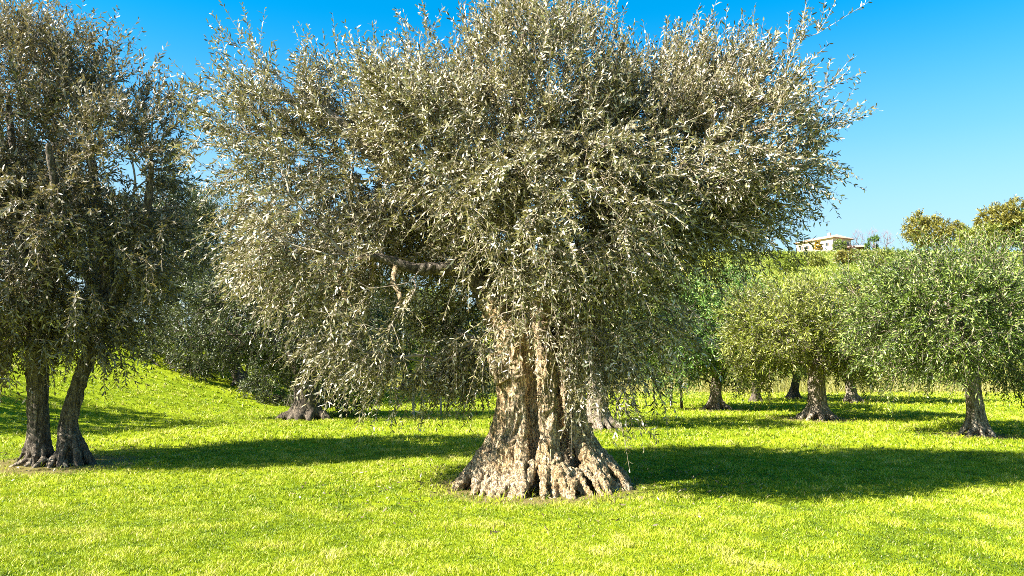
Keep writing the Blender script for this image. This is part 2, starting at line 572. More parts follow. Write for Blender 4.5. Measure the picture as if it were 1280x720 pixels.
class Skeleton:
    def __init__(self):
        self.p, self.par, self.len, self.minr, self.paths = [], [], [], [], []

    def limb(self, pts, radii, parent=-1, k=None, fixed=True):
        pts = np.asarray(pts, float)
        k = k or 4 * len(pts)
        q = resample(pts, k)
        rr = np.interp(np.linspace(0, 1, k), np.linspace(0, 1, len(radii)), radii)
        ids = []
        for i in range(k):
            pl = self.len[parent] if parent >= 0 else 0
            dl = np.linalg.norm(q[i] - self.p[parent]) if parent >= 0 else 0
            self.p.append(q[i]); self.par.append(parent); self.len.append(pl + dl); self.minr.append(rr[i])
            parent = len(self.p) - 1
            ids.append(parent)
        return ids

    def grow(self, tips, rng, alpha=.35, wob=.12):
        tips = np.asarray(tips)
        root = np.mean([self.p[i] for i in range(len(self.p))], axis=0)
        order = np.argsort(np.linalg.norm(tips - root, axis=1))
        cap = len(self.p) + 4 * len(tips)
        P = np.zeros((cap, 3)); L = np.zeros(cap)
        n = len(self.p)
        P[:n] = self.p; L[:n] = self.len
        par = list(self.par)
        dirs = np.zeros((cap, 3))
        for i in range(n):
            dirs[i] = unit(P[i] - P[par[i]]) if par[i] >= 0 else UP
        self.tips, self.tipdir = [], []
        for t in tips[order]:
            d = t - P[:n]
            dist = np.linalg.norm(d, axis=1)
            back = (d * dirs[:n]).sum(1) / np.maximum(dist, 1e-6)
            j = int(np.argmin(dist * (1.25 - .25 * back) + alpha * L[:n]))
            p0 = P[j]
            D = dist[j]
            ctrl = p0 + dirs[j] * D * .42 + rng.normal(0, wob, 3) * D
            prev = j
            path = [j]
            for f in (.34, .67, 1.0):
                q = (1 - f) ** 2 * p0 + 2 * f * (1 - f) * ctrl + f * f * t
                P[n] = q
                L[n] = L[prev] + np.linalg.norm(q - P[prev])
                dirs[n] = unit(q - P[prev])
                par.append(prev)
                prev = n
                path.append(n)
                n += 1
            self.paths.append(path)
            self.tips.append(P[n - 1].copy()); self.tipdir.append(dirs[n - 1].copy())
        self.P, self.parr = P[:n], np.array(par)
        return self

    def radii(self, tip_r=.004, power=2.4):
        n = len(self.P)
        acc = np.zeros(n)
        for path in self.paths:
            acc[path[-1]] += 1
        for i in range(n - 1, -1, -1):
            if self.parr[i] >= 0:
                acc[self.parr[i]] += acc[i]
        self.r = tip_r * np.maximum(acc, 1) ** (1 / power)
        m = len(self.minr)
        self.r[:m] = np.maximum(self.r[:m], self.minr) if m else self.r[:m]
        return self.r

    def branch_tubes(self, bag, S=5, rmin=0.0):
        r = self.r
        ps = np.array([[self.P[j] for j in path] for path in self.paths])
        rr = np.array([[r[j] for j in path] for path in self.paths])
        rr[:, 0] = np.minimum(rr[:, 0], rr[:, 1] * 1.25)
        v, f = tubes(ps, rr, S, cap=False)
        bag.add(v, f)


def sprays(rng, tips, dirs, centre, zlo, zhi, per=4, L=(.25, .6), spread=.9, up_top=.8, droop=.5):
    """twigs leaving each branch tip: start, direction, length, bend"""
    n = len(tips)
    tips = np.repeat(np.asarray(tips), per, 0)
    dirs = np.repeat(np.asarray(dirs), per, 0)
    outw = unit((tips - centre) * np.array([1, 1, .6]))
    hrel = np.clip((tips[:, 2] - zlo) / (zhi - zlo), 0, 1)
    upw = -droop + (up_top + droop) * sstep(.15, .95, hrel)
    d = unit(.45 * dirs + .6 * outw + spread * rng.normal(0, .6, tips.shape) + upw[:, None] * UP)
    ln = rng.uniform(L[0], L[1], n * per)
    ln *= 1 + .35 * (hrel > .8) * rng.uniform(0, 1, n * per)
    bend = np.stack([rng.normal(0, .2, n * per), rng.normal(0, .2, n * per), np.where(hrel > .6, .35, -.75) + rng.normal(0, .25, n * per)], 1)
    return tips, d, ln, bend


def twig_points(st, d, ln, bend, t):
    return st + ln[:, None] * (d * t[:, None] + .5 * bend * (t ** 2)[:, None])


def leaves_on(rng, st, d, ln, bend, per, size, width, near=True, tone_mu=.5, tone_sd=.28):
    n = len(st)
    k = np.repeat(np.arange(n), per)
    j = np.tile(np.arange(per), n)
    t = .08 + .94 * ((j // 2) * 2 + rng.uniform(0, 1.2, n * per)) / per
    t = np.clip(t, 0, 1.04)
    p = twig_points(st[k], d[k], ln[k], bend[k], t)
    T = unit(d[k] + bend[k] * t[:, None])
    ref = unit(rng.normal(0, 1, (n, 3)))[k]
    A = unit(np.cross(T, ref))
    B = np.cross(T, A)
    az = (j % 2) * math.pi + (j // 2) * math.pi / 2 + rng.normal(0, .35, n * per)
    rad = A * np.cos(az)[:, None] + B * np.sin(az)[:, None]
    op = rng.normal(.85, .25, n * per)
    ld = unit(T * np.cos(op)[:, None] + rad * np.sin(op)[:, None] + rng.normal(0, .12, (n * per, 3)))
    side = unit(np.cross(ld, unit(T + rng.normal(0, .5, (n * per, 3)))))
    nrm = np.cross(side, ld)
    s = size * rng.uniform(.6, 1.25, n * per) * (1 - .25 * (t > .9))
    w = width * rng.uniform(.75, 1.25, n * per) * .5
    cv = s * rng.normal(.0, .13, n * per)
    def pt(f, a, c):
        return p + ld * (s * f)[:, None] + side * (w * a)[:, None] + nrm * (cv * c)[:, None]
    tone = np.clip(rng.normal(tone_mu, tone_sd, n * per) , 0, 1)
    m = n * per
    if near:
        v = np.stack([pt(0, 0, 0), pt(.34, 1, .6), pt(.34, -1, .6), pt(.72, .8, .8), pt(.72, -.8, .8), pt(1, 0, 0)], 1).reshape(-1, 3)
        b = np.arange(m)[:, None] * 6
        fs = [np.concatenate([b + np.array([[0, 1, 2]]), b + np.array([[4, 3, 5]])]), b + np.array([[1, 3, 4, 2]])]
        tn = np.concatenate([tone, tone, tone])
    else:
        v = np.stack([pt(0, 0, 0), pt(.45, 1, 1), pt(1, 0, 0), pt(.45, -1, 1)], 1).reshape(-1, 3)
        b = np.arange(m)[:, None] * 4
        fs = [b + np.array([[0, 1, 2, 3]])]
        tn = tone
    return v, fs, tn


# olive leaves fallen under the crowns
fx, fy = [], []
for k_, n_, r_ in (('main', 600, 3.0), ('twin', 300, 2.0), ('yellow', 160, 1.6), ('right', 160, 1.5)):
    a_ = rng.uniform(0, 2 * math.pi, n_); q_ = r_ * rng.uniform(.12, 1, n_) ** .8
    fx.append(BASES[k_][0] + np.cos(a_) * q_); fy.append(BASES[k_][1] + np.sin(a_) * q_)
fx, fy = np.concatenate(fx), np.concatenate(fy)
nf = len(fx)
fp = np.stack([fx, fy, ground_z(fx, fy) + rng.uniform(.01, .035, nf)], 1)
v, fs, tn = leaves_on(rng, fp, unit(rng.normal(0, 1, (nf, 3)) * np.array([1, 1, .25])), np.full(nf, .01), np.zeros((nf, 3)), 1, .065, .016, True, .6, .25)
tag(np_mesh('fallen_leaves', v, fs, M['litter'], attr={'tone': tn}), 'dry olive leaves fallen on the grass under the crowns', 'leaves', kind='stuff')



def foliage(tree, off, rng, twigs, per, size, width, leafm, barkm, near=True, twig_r=.003, skel=None, S=5, tone=(.5, .28)):
    st, d, ln, bend = twigs
    v, fs, tn = leaves_on(rng, st, d, ln, bend, per, size, width, near, *tone)
    np_mesh('foliage', v - off, fs, leafm, tree, attr={'tone': tn})
    bag = Bag()
    if skel is not None:
        skel.branch_tubes(bag, S)
    K = 4
    ts = np.linspace(0, 1, K)
    P = np.stack([twig_points(st, d, ln, bend, np.full(len(st), t)) for t in ts], 1)
    Rr = np.full((len(st), K), twig_r) * np.linspace(1.2, .5, K)[None, :]
    vv, ff = tubes(P, Rr, 3, cap=False)
    bag.add(vv, ff)
    bag.v = [x - off for x in bag.v]
    bag.build('branchwork', barkm, tree, smooth=True)


def remeshed(name, strands, voxel, mat, parent, off, seed, amp=(.03, .008), freq=(5.0, 1.2), smooth=2, hollow=None, k=26, S=10):
    """one skin over many overlapping woody strands, then furrowed along the grain"""
    bag = Bag()
    for pts, rad in strands:
        q = resample(pts, k)
        rr = np.interp(np.linspace(0, 1, k), np.linspace(0, 1, len(rad)), rad)
        v, f = tubes(q[None], rr[None], S)
        bag.add(v, f)
    raw = bag.build('raw', None)
    md = raw.modifiers.new('r', 'REMESH')
    md.mode = 'VOXEL'
    md.voxel_size = voxel
    dg = bpy.context.evaluated_depsgraph_get()
    me = bpy.data.meshes.new_from_object(raw.evaluated_get(dg))
    nv = len(me.vertices)
    co = np.empty(nv * 3, np.float32); me.vertices.foreach_get('co', co); co = co.reshape(-1, 3).astype(float)
    ed = np.empty(len(me.edges) * 2, np.int32); me.edges.foreach_get('vertices', ed); ed = ed.reshape(-1, 2)
    for _ in range(smooth):
        acc = np.zeros_like(co); cnt = np.zeros(nv)
        np.add.at(acc, ed[:, 0], co[ed[:, 1]]); np.add.at(acc, ed[:, 1], co[ed[:, 0]])
        np.add.at(cnt, ed[:, 0], 1); np.add.at(cnt, ed[:, 1], 1)
        co = .45 * co + .55 * acc / np.maximum(cnt, 1)[:, None]
    me.vertices.foreach_set('co', co.astype(np.float32).ravel()); me.update()
    nn = np.empty(nv * 3, np.float32); me.vertices.foreach_get('normal', nn); nn = nn.reshape(-1, 3)
    loc = co - off
    warp = (fbm(loc * 2.2, seed + 5, 2) - .5)[:, None] * np.array([.5, .5, 0])
    q = (loc + warp) * np.array([freq[0], freq[0], freq[1]])
    dsp = amp[0] * (ridged(q, seed, 3) - .62) * 2 + amp[1] * (ridged(loc * np.array([27, 27, 10.0]), seed + 3, 2) - .6) * 2
    dsp += amp[0] * .9 * (fbm(loc * 3.5, seed + 8, 2) - .5)
    co = loc + nn * dsp[:, None]
    me.vertices.foreach_set('co', co.astype(np.float32).ravel())
    me.polygons.foreach_set('use_smooth', np.ones(len(me.polygons), bool))
    me.update()
    bpy.data.objects.remove(raw)
    o = bpy.data.objects.new(name, me)
    me.name = name
    C.objects.link(o)
    me.materials.append(mat)
    o.parent = parent
    return o


def trunk_strands(rng, base, top, r_foot, r_waist, r_top, n, rs, waist=.35, twist=.5, core=True, sink=.15):
    """woody strands that run from splayed root toes up the trunk"""
    base = np.asarray(base, float); top = np.asarray(top, float)
    H = top[2] - base[2]
    out = []
    ph = rng.uniform(0, 6.28)
    for i in range(n):
        a0 = ph + 2 * math.pi * (i + rng.uniform(-.3, .3)) / n
        rf = r_foot * rng.uniform(.8, 1.2)
        pts = []
        for f, rad in ((-sink / H, rf * 1.05), (.03, rf * .93), (waist * .4, r_waist + (rf - r_waist) * .38), (waist, r_waist), (.7, .5 * (r_waist + r_top)), (1, r_top)):
            a = a0 + twist * f + rng.normal(0, .06)
            c = base + (top - base) * f
            rr = rad * rng.uniform(.92, 1.08)
            pts.append(c + np.array([math.cos(a) * rr, math.sin(a) * rr, 0]))
        s = rs * rng.uniform(.75, 1.25)
        out.append((pts, [s * .55, s * .62, s * .9, s, s * .95, s * .8]))
    if core:
        c = lambda f: base + (top - base) * f
        out.append(([c(-.05), c(.3), c(.7), c(1.0)], [r_foot * .62, r_waist * .85, r_waist * .8, r_top * .9]))
    return out


def olive(key, label, height, lobes, trunk_h, foot, waist, top_r, leafm, barkm, seed, ntips=360, per_tip=4, per_twig=14, leaf=(.11, .026), voxel=.04,
          near=False, lean=(0, 0), tone=(.42, .33), base=None, L=(.25, .6), strands=9, group='olive trees standing on the lawn', name='olive_tree', cat='olive tree', twigs_low=.5, gap=.46, up=.6):
    """an ordinary olive of the grove: lobes are given relative to its base"""
    rng = np.random.default_rng(seed)
    x, y = base if base is not None else BASES[key]
    o = np.array([x, y, gz(x, y)])
    tree = thing(name, o, label, cat, group)
    L_ = np.array(lobes, float); L_[:, :3] += o
    top = o + np.array([lean[0], lean[1], trunk_h])
    sk = Skeleton()
    n0 = sk.limb([o + (0, 0, .3), top], [waist, top_r])
    st = trunk_strands(rng, o, top, foot, waist * .62, top_r * .62, strands, waist * .42)
    zc = np.average(L_[:, 2], weights=L_[:, 3])
    big = L_[np.argsort(-L_[:, 3])][:min(5, len(L_))]
    for b in big:
        e = top + (b[:3] - top) * .78
        m_ = .5 * (top + e) + rng.normal(0, .12, 3) + np.array([0, 0, .12])
        ids = sk.limb([top, m_, e], [top_r * .8, top_r * .55, top_r * .25], n0[-1], 7)
        st.append(([top - UP * .25, top + (m_ - top) * .4, m_, e], [top_r * .75, top_r * .72, top_r * .5, top_r * .22]))
    remeshed('trunk', st, voxel, barkm, tree, o, seed, amp=(waist * .10, waist * .03), freq=(3.2 / waist * .55, .9 / waist * .4), smooth=1)
    tips = in_lobes(rng, L_, ntips, seed=seed, gap=gap)
    sk.grow(tips, rng); sk.radii(.006)
    cen = np.average(L_[:, :3], axis=0, weights=L_[:, 3] ** 2)
    zlo, zhi = (L_[:, 2] - L_[:, 5]).min(), (L_[:, 2] + L_[:, 5]).max()
    tw = sprays(rng, sk.tips, sk.tipdir, cen, zlo, zhi, per_tip, L, up_top=up, droop=twigs_low)
    foliage(tree, o, rng, tw, per_twig, leaf[0], leaf[1], leafm, barkm if not near else M['twig'], near, .0035 if near else .005, sk, 5, tone)
    return tree


def rand_lobes(rng, cx, cy, zc, rx, ry, rz, n=6):
    out = [(cx, cy, zc, rx * .72, ry * .72, rz * .75)]
    for i in range(n):
        a = 2 * math.pi * (i + rng.uniform(-.3, .3)) / n
        e = rng.uniform(-.5, .6)
        s = rng.uniform(.42, .6)
        out.append((cx + math.cos(a) * rx * .6, cy + math.sin(a) * ry * .6, zc + rz * .55 * e, rx * s, ry * s, rz * s * 1.05))
    return out


# ================================================================== the great old olive in the middle
def great_olive():
    rng = np.random.default_rng(11)
    x, y = BASES['main']
    o = np.array([x, y, gz(x, y)])
    tree = thing('olive_tree', o, 'huge ancient olive with broad gnarled pale trunk and the widest silvery crown', 'olive tree', 'olive trees standing on the lawn')

    def rel(px, py, dy=0.0):
        return at(px, py, y + dy)
    # --- trunk: strands round a left stem and a right stem with a dark hollow between
    st = []

    def strand(a_deg, rf, rm, cx, cy, topx, topz, s, rt=None, dz=0, tw=0):
        a = R(a_deg)
        rt = rt or rm * .9
        pts = []
        for z, rad, cxx, k in ((-.12, rf * 1.06, cx * .3, 0), (.06, rf * .95, cx * .4, 0), (.20, rf * .78, cx * .6, .05), (.42, rm + (rf - rm) * .34, cx * .85, .1), (.75, rm + (rf - rm) * .07, cx, .2), (1.25, rm * .97, cx, .5), (topz, rt, topx, 1)):
            aa = a + tw * k + rng.normal(0, .04)
            pts.append(o + np.array([cxx + math.cos(aa) * rad, cy + math.sin(aa) * rad * .92, z + dz]))
        st.append((pts, [s * .42, s * .55, s * .72, s * .9, s, s * .95, s * .8]))
    # left stem (pale, the larger one)
    for a_, rf in ((-176, 1.02), (-166, .90), (-156, 1.06), (-147, .86), (-138, 1.0), (-128, .9), (-119, 1.06), (-110, .84), (-102, .97), (174, .95), (158, .9), (142, .95), (126, .9), (110, .95), (95, .9)):
        strand(a_ + rng.normal(0, 2), rf * rng.uniform(.92, 1.08), .315 * rng.uniform(.93, 1.07), -.14, .0, -.22, 2.0 + rng.uniform(-.25, .2), .112 * rng.uniform(.7, 1.25), tw=-.25)
    # middle rib beside the hollow
    strand(-82, .92, .40, .02, -.02, -.02, 2.05, .105)
    strand(-74, .86, .39, .01, -.02, .0, 1.9, .095)
    strand(-66, 1.0, .37, -.02, -.02, .0, 1.8, .07)
    # right stem (leans right, in half shade)
    for a_, rf in ((-50, 1.0), (-41, 1.08), (-31, .9), (-21, 1.06), (-10, .95), (2, 1.08), (16, .98), (35, .95), (52, .95), (68, .92), (84, .9)):
        strand(a_ + rng.normal(0, 2), rf * rng.uniform(.92, 1.08), .235 * rng.uniform(.93, 1.07), .25, .04, .38, 1.95 + rng.uniform(-.2, .2), .10 * rng.uniform(.7, 1.25), tw=.2)
    # cores that fill the stems but leave the hollow open to the front
    c = lambda dx, dy, z: o + np.array([dx, dy, z])
    st.append(([c(-.2, .1, -.1), c(-.18, .08, .6), c(-.16, .04, 1.3), c(-.24, 0, 2.1)], [.60, .33, .26, .22]))
    st.append(([c(.3, .14, -.1), c(.36, .12, .6), c(.38, .1, 1.3), c(.42, .06, 2.0)], [.52, .2, .17, .16]))
    st.append(([c(.06, .3, -.1), c(.06, .33, .8), c(.05, .28, 1.8)], [.46, .22, .2]))
    # extra root toes lying on the ground
    for i in range(40):
        a = rng.uniform(0, 2 * math.pi) if i > 26 else rng.uniform(-math.pi, 0)
        r0, r1 = rng.uniform(.6, .75), rng.uniform(1.0, 1.2)
        da = rng.normal(0, .22)
        p0 = c(math.cos(a) * r0, math.sin(a) * r0 * .9, rng.uniform(.22, .42))
        p1 = c(math.cos(a + da * .5) * (r0 + r1) / 2, math.sin(a + da * .5) * .9 * (r0 + r1) / 2, .13)
        p2 = c(math.cos(a + da) * r1, math.sin(a + da) * r1 * .9, -.06)
        s = rng.uniform(.03, .062)
        st.append(([p0, p1, p2], [s * 1.2, s, s * .6]))
    # broken collar at the left shoulder and burls
    st.append(([c(-.45, -.2, 1.35), c(-.56, -.25, 1.55), c(-.60, -.28, 1.66)], [.13, .1, .04]))
    # scaffold limbs start inside the trunk skin
    limbs = {
        'left': ([c(-.3, 0, 1.75), rel(612, 375, -.1), rel(575, 338, -.3), rel(520, 336, -.5), rel(470, 322, -.6), rel(425, 330, -.7)], [.2, .15, .10, .075, .055, .03]),
        'left_up': ([c(-.22, .05, 1.8), rel(610, 330, .2), rel(520, 240, .1), rel(430, 160, -.2), rel(370, 110, -.3)], [.2, .17, .12, .08, .04]),
        'mid': ([c(-.1, .05, 1.9), rel(655, 320, .1), rel(640, 220, .2), rel(650, 120, .1), rel(655, 40, 0)], [.19, .16, .12, .08, .04]),
        'right': ([c(.36, .05, 1.75), rel(735, 340, -.1), rel(800, 260, -.4), rel(880, 190, -.6), rel(960, 120, -.5)], [.18, .15, .11, .08, .04]),
        'right_low': ([c(.38, .1, 1.7), rel(760, 370, .3), rel(830, 310, .5), rel(920, 260, .5), rel(985, 225, .4)], [.15, .12, .09, .06, .035]),
        'back': ([c(.05, .2, 1.8), c(.1, .7, 2.8), c(.2, 1.3, 3.8), c(.2, 1.8, 4.8)], [.18, .14, .1, .05]),
        'front': ([c(.0, -.05, 1.95), c(.1, -.5, 2.7), c(.0, -1.1, 3.5), c(.0, -1.5, 4.3)], [.15, .12, .08, .04]),
    }
    for nm, (p, r) in limbs.items():
        st.append((p[:2] + [p[0] + (p[1] - p[0]) * 1.15], [r[0], r[1], r[1] * .8]))
    remeshed('trunk', st, .011, M['bark_main'], tree, o, 4, amp=(.036, .017), freq=(7.5, 1.6), smooth=1, k=30, S=12)
    sk = Skeleton()
    root = sk.limb([c(0, 0, 1.2), c(0, 0, 1.7)], [.3, .3], -1, 3)
    for i, (nm, (p, r)) in enumerate(limbs.items()):
        sk.limb(p, r, root[-1], 12)
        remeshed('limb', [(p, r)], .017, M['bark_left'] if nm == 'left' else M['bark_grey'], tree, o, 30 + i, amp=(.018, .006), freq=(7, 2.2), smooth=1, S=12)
    # the pale pruned stub that hangs and curls under the left limb
    stub = [(rel(470, 322, -.6), rel(432, 330, -.75), rel(424, 350, -.9), rel(436, 378, -1.0), rel(452, 392, -1.05)), (rel(495, 328, -.55), rel(492, 352, -.75), rel(500, 372, -.85), rel(492, 392, -.95))]
    ob = remeshed('pruned_branch', [(stub[0], [.042, .04, .032, .024, .012]), (stub[1], [.036, .03, .022, .010])], .012, M['bark_main'], tree, o, 51, amp=(.010, .005), freq=(9, 4), smooth=1)
        # --- crown
    lob = [(-2.7, -.2, 3.95, 1.75, 1.9, 1.45), (-2.65, -.2, 3.05, 1.0, 1.3, .95), (-2.1, -.3, 2.15, .85, 1.0, .8), (.62, -.95, 2.25, .42, .4, .6), (.1, -.8, 2.65, .6, .4, .35), (-1.35, .2, 2.35, 1.15, 1.4, 1.0), (-1.05, .8, 2.05, 1.0, .9, .75), (-1.6, 1.0, 3.0, 1.3, .9, 1.0), (-2.0, .3, 2.0, .9, .8, .7), (.85, -.55, 1.95, .38, .4, .5), (-2.1, -.9, 2.6, .8, .7, .7), (-1.35, .2, 4.15, 1.5, 2.0, 1.15),
           (-.05, .2, 4.8, 1.25, 1.9, 1.3), (-.3, .3, 3.9, 1.7, 2.0, 1.2), (.2, -.5, 3.3, 1.6, 1.9, 1.05), (1.55, .0, 4.15, 1.4, 1.9, 1.15), (1.75, .1, 5.0, .6, .8, .6), (-2.5, 0, 5.0, .6, .8, .5), (2.5, -.1, 4.35, 1.1, 1.5, 1.1), (1.95, .1, 3.5, .95, 1.3, .75),
           (1.05, -.75, 2.25, .85, .7, .95), (1.1, .6, 2.4, .8, 1.0, .9), (2.95, -.2, 5.0, .55, .7, .55), (-3.25, 0, 4.85, .55, .8, .55)]
    lob = [(a + o[0], b + o[1], d + o[2], e, f, g) for a, b, d, e, f, g in lob]
    tips = in_lobes(rng, lob, 3350, shell=.5, gap=.47, freq=.85, seed=2)
    # keep the front of the trunk in sight
    px = (tips[:, 0] - o[0]) / tips[:, 1] * o[1]
    pz = EYE + (tips[:, 2] - EYE) / tips[:, 1] * o[1]
    hide = (np.abs(px + .14) < .50) & (pz < 1.95) & (tips[:, 1] < o[1] + .3)
    tips = tips[~hide]
    # the crown is thinned on the sunny side, so that the low sun reaches the trunk
    for dx_ in (-.4, -.15, .1, .3):
        for z_ in (.5, 1.0, 1.5, 2.0):
            q_ = tips - (o + np.array([dx_, -.4, z_]))
            al = q_ @ SUN
            ds = np.linalg.norm(q_ - al[:, None] * SUN, axis=1)
            tips = tips[~((al > .2) & (ds < .5) & (rng.uniform(0, 1, len(tips)) < .48))]
    # a few long shoots that stand clear of the outline
    sh = [rel(618, 405, -.75), rel(640, 412, -.8), rel(662, 408, -.8), rel(684, 415, -.85), rel(606, 425, -.7), rel(700, 430, -.85), rel(712, 450, -.8), rel(650, 398, -.9), rel(628, 392, -.8), rel(690, 395, -.9), rel(715, 475, -.8), rel(735, 440, -.9), rel(722, 420, -.9), rel(300, 60, .2), rel(322, 70, 0), rel(286, 90, -.1), rel(515, 60, .2), rel(535, 50, 0), rel(555, 70, .1), rel(620, 30, 0), rel(650, 18, .3), rel(690, 30, .2), rel(735, 45, .1), rel(400, 92, 0), rel(430, 100, .2),
          rel(845, 58, 0), rel(870, 80, -.2), rel(1000, 52, -.4), rel(1022, 42, -.4), rel(985, 70, -.5), rel(1030, 110, -.4), rel(1035, 160, -.5), rel(1015, 200, -.3), rel(1000, 230, -.3), rel(985, 262, 0), rel(970, 290, .1),
          rel(250, 150, .0), rel(262, 120, .1), rel(245, 200, -.2), rel(470, 440, -.7), rel(420, 440, -.6), rel(395, 420, -.6), rel(440, 400, -1.1), rel(455, 405, -1.1), rel(425, 372, -1.0), rel(490, 405, -1.05), rel(505, 385, -.95), rel(405, 350, -.9), rel(470, 360, -1.0), rel(440, 345, -1.0), rel(520, 360, -.9), rel(415, 318, -.9), rel(480, 310, -.95), rel(780, 490, -1.1), rel(770, 505, -1.15), rel(786, 470, -1.0), rel(745, 460, -1.1), rel(730, 480, -1.0), rel(715, 440, -.9)]
    tips = np.vstack([tips, np.array(sh)])
    sk.grow(tips, rng, alpha=.3); sk.radii(.0042)
    cen = o + np.array([-.1, 0, 3.4])
    tw = sprays(rng, sk.tips, sk.tipdir, cen, o[2] + 1.4, o[2] + 6.1, 4, (.28, .62), up_top=.75, droop=.55)
    foliage(tree, o, rng, tw, 24, .082, .0178, M['leaf_main'], M['twig'], True, .003, sk, 5, (.46, .38))
    # weeds and suckers at the foot
    for (px_, py_, hh) in ((688, 606, .22), (735, 598, .26), (652, 612, .12), (710, 612, .12)):
        gx_, gy_ = on_lawn(px_, py_ + 6)
        p = np.array([gx_, gy_, 0.0])
        nt_ = 7
        st_ = np.repeat(p[None], nt_, 0) + rng.normal(0, .015, (nt_, 3)) * np.array([1, 1, 0])
        d_ = unit(rng.normal(0, .45, (nt_, 3)) + UP)
        v, fs, tn = leaves_on(rng, st_, d_, np.full(nt_, hh), np.zeros((nt_, 3)), 14, .06, .018, True, .55, .2)
        np_mesh('basal_shoot', v - o, fs, M['leaf_bright'], tree, attr={'tone': tn})
    return tree


M['bark_cut'] = bark_mat('cut_olive_wood', (.52, .36, .18), (.42, .24, .08), (.16, .08, .03), None, .8, .5)
great_olive()


# ================================================================== the twin stemmed olive at the left
def twin_olive():
    rng = np.random.default_rng(23)
    x, y = BASES['twin']
    o = np.array([x, y, gz(x, y)])
    tree = thing('olive_tree', o, 'tall dark olive with two bare stems rising from one root foot beside the grass bank', 'olive tree', 'olive trees standing on the lawn')
    k = 80.0
    A0, B0 = o + np.array([-.25, 0, 0]), o + np.array([.28, -.03, 0])
    a_top, b_top = at(46, 420, y), at(118, 425, y + .1)
    stA = trunk_strands(rng, A0, a_top, .27, .102, .095, 9, .06, waist=.26, twist=.3)
    b_mid = at(88, 500, y)
    stB = []
    for i in range(8):
        a = 2 * math.pi * i / 8 + rng.uniform(-.2, .2)
        dv = lambda r: np.array([math.cos(a) * r, math.sin(a) * r, 0])
        rf = .27 * rng.uniform(.8, 1.25)
        stB.append(([B0 + dv(rf * 1.05) - UP * .12, B0 + dv(rf * .9) + UP * .04, B0 + dv(.17) + UP * .22, at(86, 530, y) + dv(.078), at(95, 490, y) + dv(.066), b_top + dv(.066)], [.04, .05, .06, .062, .058, .05]))
    stB.append(([B0 - UP * .1, at(84, 540, y), at(93, 490, y), b_top], [.18, .115, .09, .09]))
    L = {0: [a_top, at(38, 330, y), at(20, 230, y - .1), at(10, 120, y)], 1: [a_top, at(10, 340, y + .2), at(-60, 260, y + .3), at(-110, 190, y + .3)], 2: [b_top, at(135, 340, y), at(120, 240, y), at(105, 130, y)],
         3: [b_top, at(150, 350, y - .2), at(180, 280, y - .5), at(190, 200, y - .6)], 4: [a_top, at(60, 350, y - .7), at(70, 260, y - 1.2), at(60, 180, y - 1.4)], 5: [a_top, at(60, 350, y + .7), at(50, 260, y + 1.4), at(40, 180, y + 1.6)]}
    rA = [.13, .1, .07, .035]
    sA = sk = Skeleton()
    rid = sk.limb([A0 + UP * .3, a_top], [.2, .14], -1, 4)
    rib = sk.limb([B0 + UP * .3, b_mid, b_top], [.2, .15, .13], -1, 5)
    for i, p in L.items():
        sk.limb(p, rA, (rib if i in (2, 3) else rid)[-1], 9)
        (stB if i in (2, 3) else stA).append(([p[0] - UP * .2] + p, [.12] + rA))
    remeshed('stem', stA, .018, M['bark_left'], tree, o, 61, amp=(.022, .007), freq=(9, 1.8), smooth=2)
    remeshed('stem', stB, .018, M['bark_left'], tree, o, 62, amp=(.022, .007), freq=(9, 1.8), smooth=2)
    st = []
    for i in range(16):
        a = rng.uniform(0, 6.28)
        r1 = rng.uniform(.42, .68)
        p0 = o + np.array([math.cos(a) * .35, math.sin(a) * .2, .1]); p2 = o + np.array([math.cos(a) * r1, math.sin(a) * r1 * .7, -.03])
        st.append(([p0, .5 * (p0 + p2) + UP * .01, p2], [.06, .045, .02]))
    remeshed('root', st, .02, M['bark_grey'], tree, o, 63, amp=(.01, .005), smooth=1)
    lob = [(-.6, 0, 3.5, 1.9, 1.9, 1.7), (-.9, 0, 5.3, 1.6, 1.7, 1.5), (.55, -.1, 4.7, 1.15, 1.4, 1.35), (.75, -.3, 3.0, 1.05, 1.3, 1.1), (-2.3, 0, 4.2, 1.5, 1.6, 1.8), (-1.0, -.4, 2.4, 1.4, 1.4, .75), (.35, -.5, 2.3, .95, .9, .6), (-.2, 0, 6.25, .8, .9, .65), (1.35, -.1, 5.0, .65, .9, .8), (1.3, 0, 3.4, .7, .9, .7)]
    lob = [(a + o[0], b + o[1], d + o[2], e, f, g) for a, b, d, e, f, g in lob]
    tips = in_lobes(rng, lob, 1480, shell=.5, gap=.47, freq=.85, seed=7)
    sh = [at(30, 40, y), at(60, 30, y), at(100, 60, y), at(140, 70, y), at(178, 110, y), at(15, 20, y), at(195, 140, y), at(205, 170, y - .2), at(150, 450, y - .4), at(130, 440, y - .5), at(10, 445, y - .3)]
    tips = np.vstack([tips, np.array(sh)])
    sk.grow(tips, rng, alpha=.3); sk.radii(.0045)
    tw = sprays(rng, sk.tips, sk.tipdir, o + np.array([-.5, 0, 4]), o[2] + 1.6, o[2] + 6.8, 4, (.28, .62), up_top=.85, droop=.5)
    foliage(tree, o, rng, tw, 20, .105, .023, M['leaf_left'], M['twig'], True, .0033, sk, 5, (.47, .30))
    return tree


twin_olive()

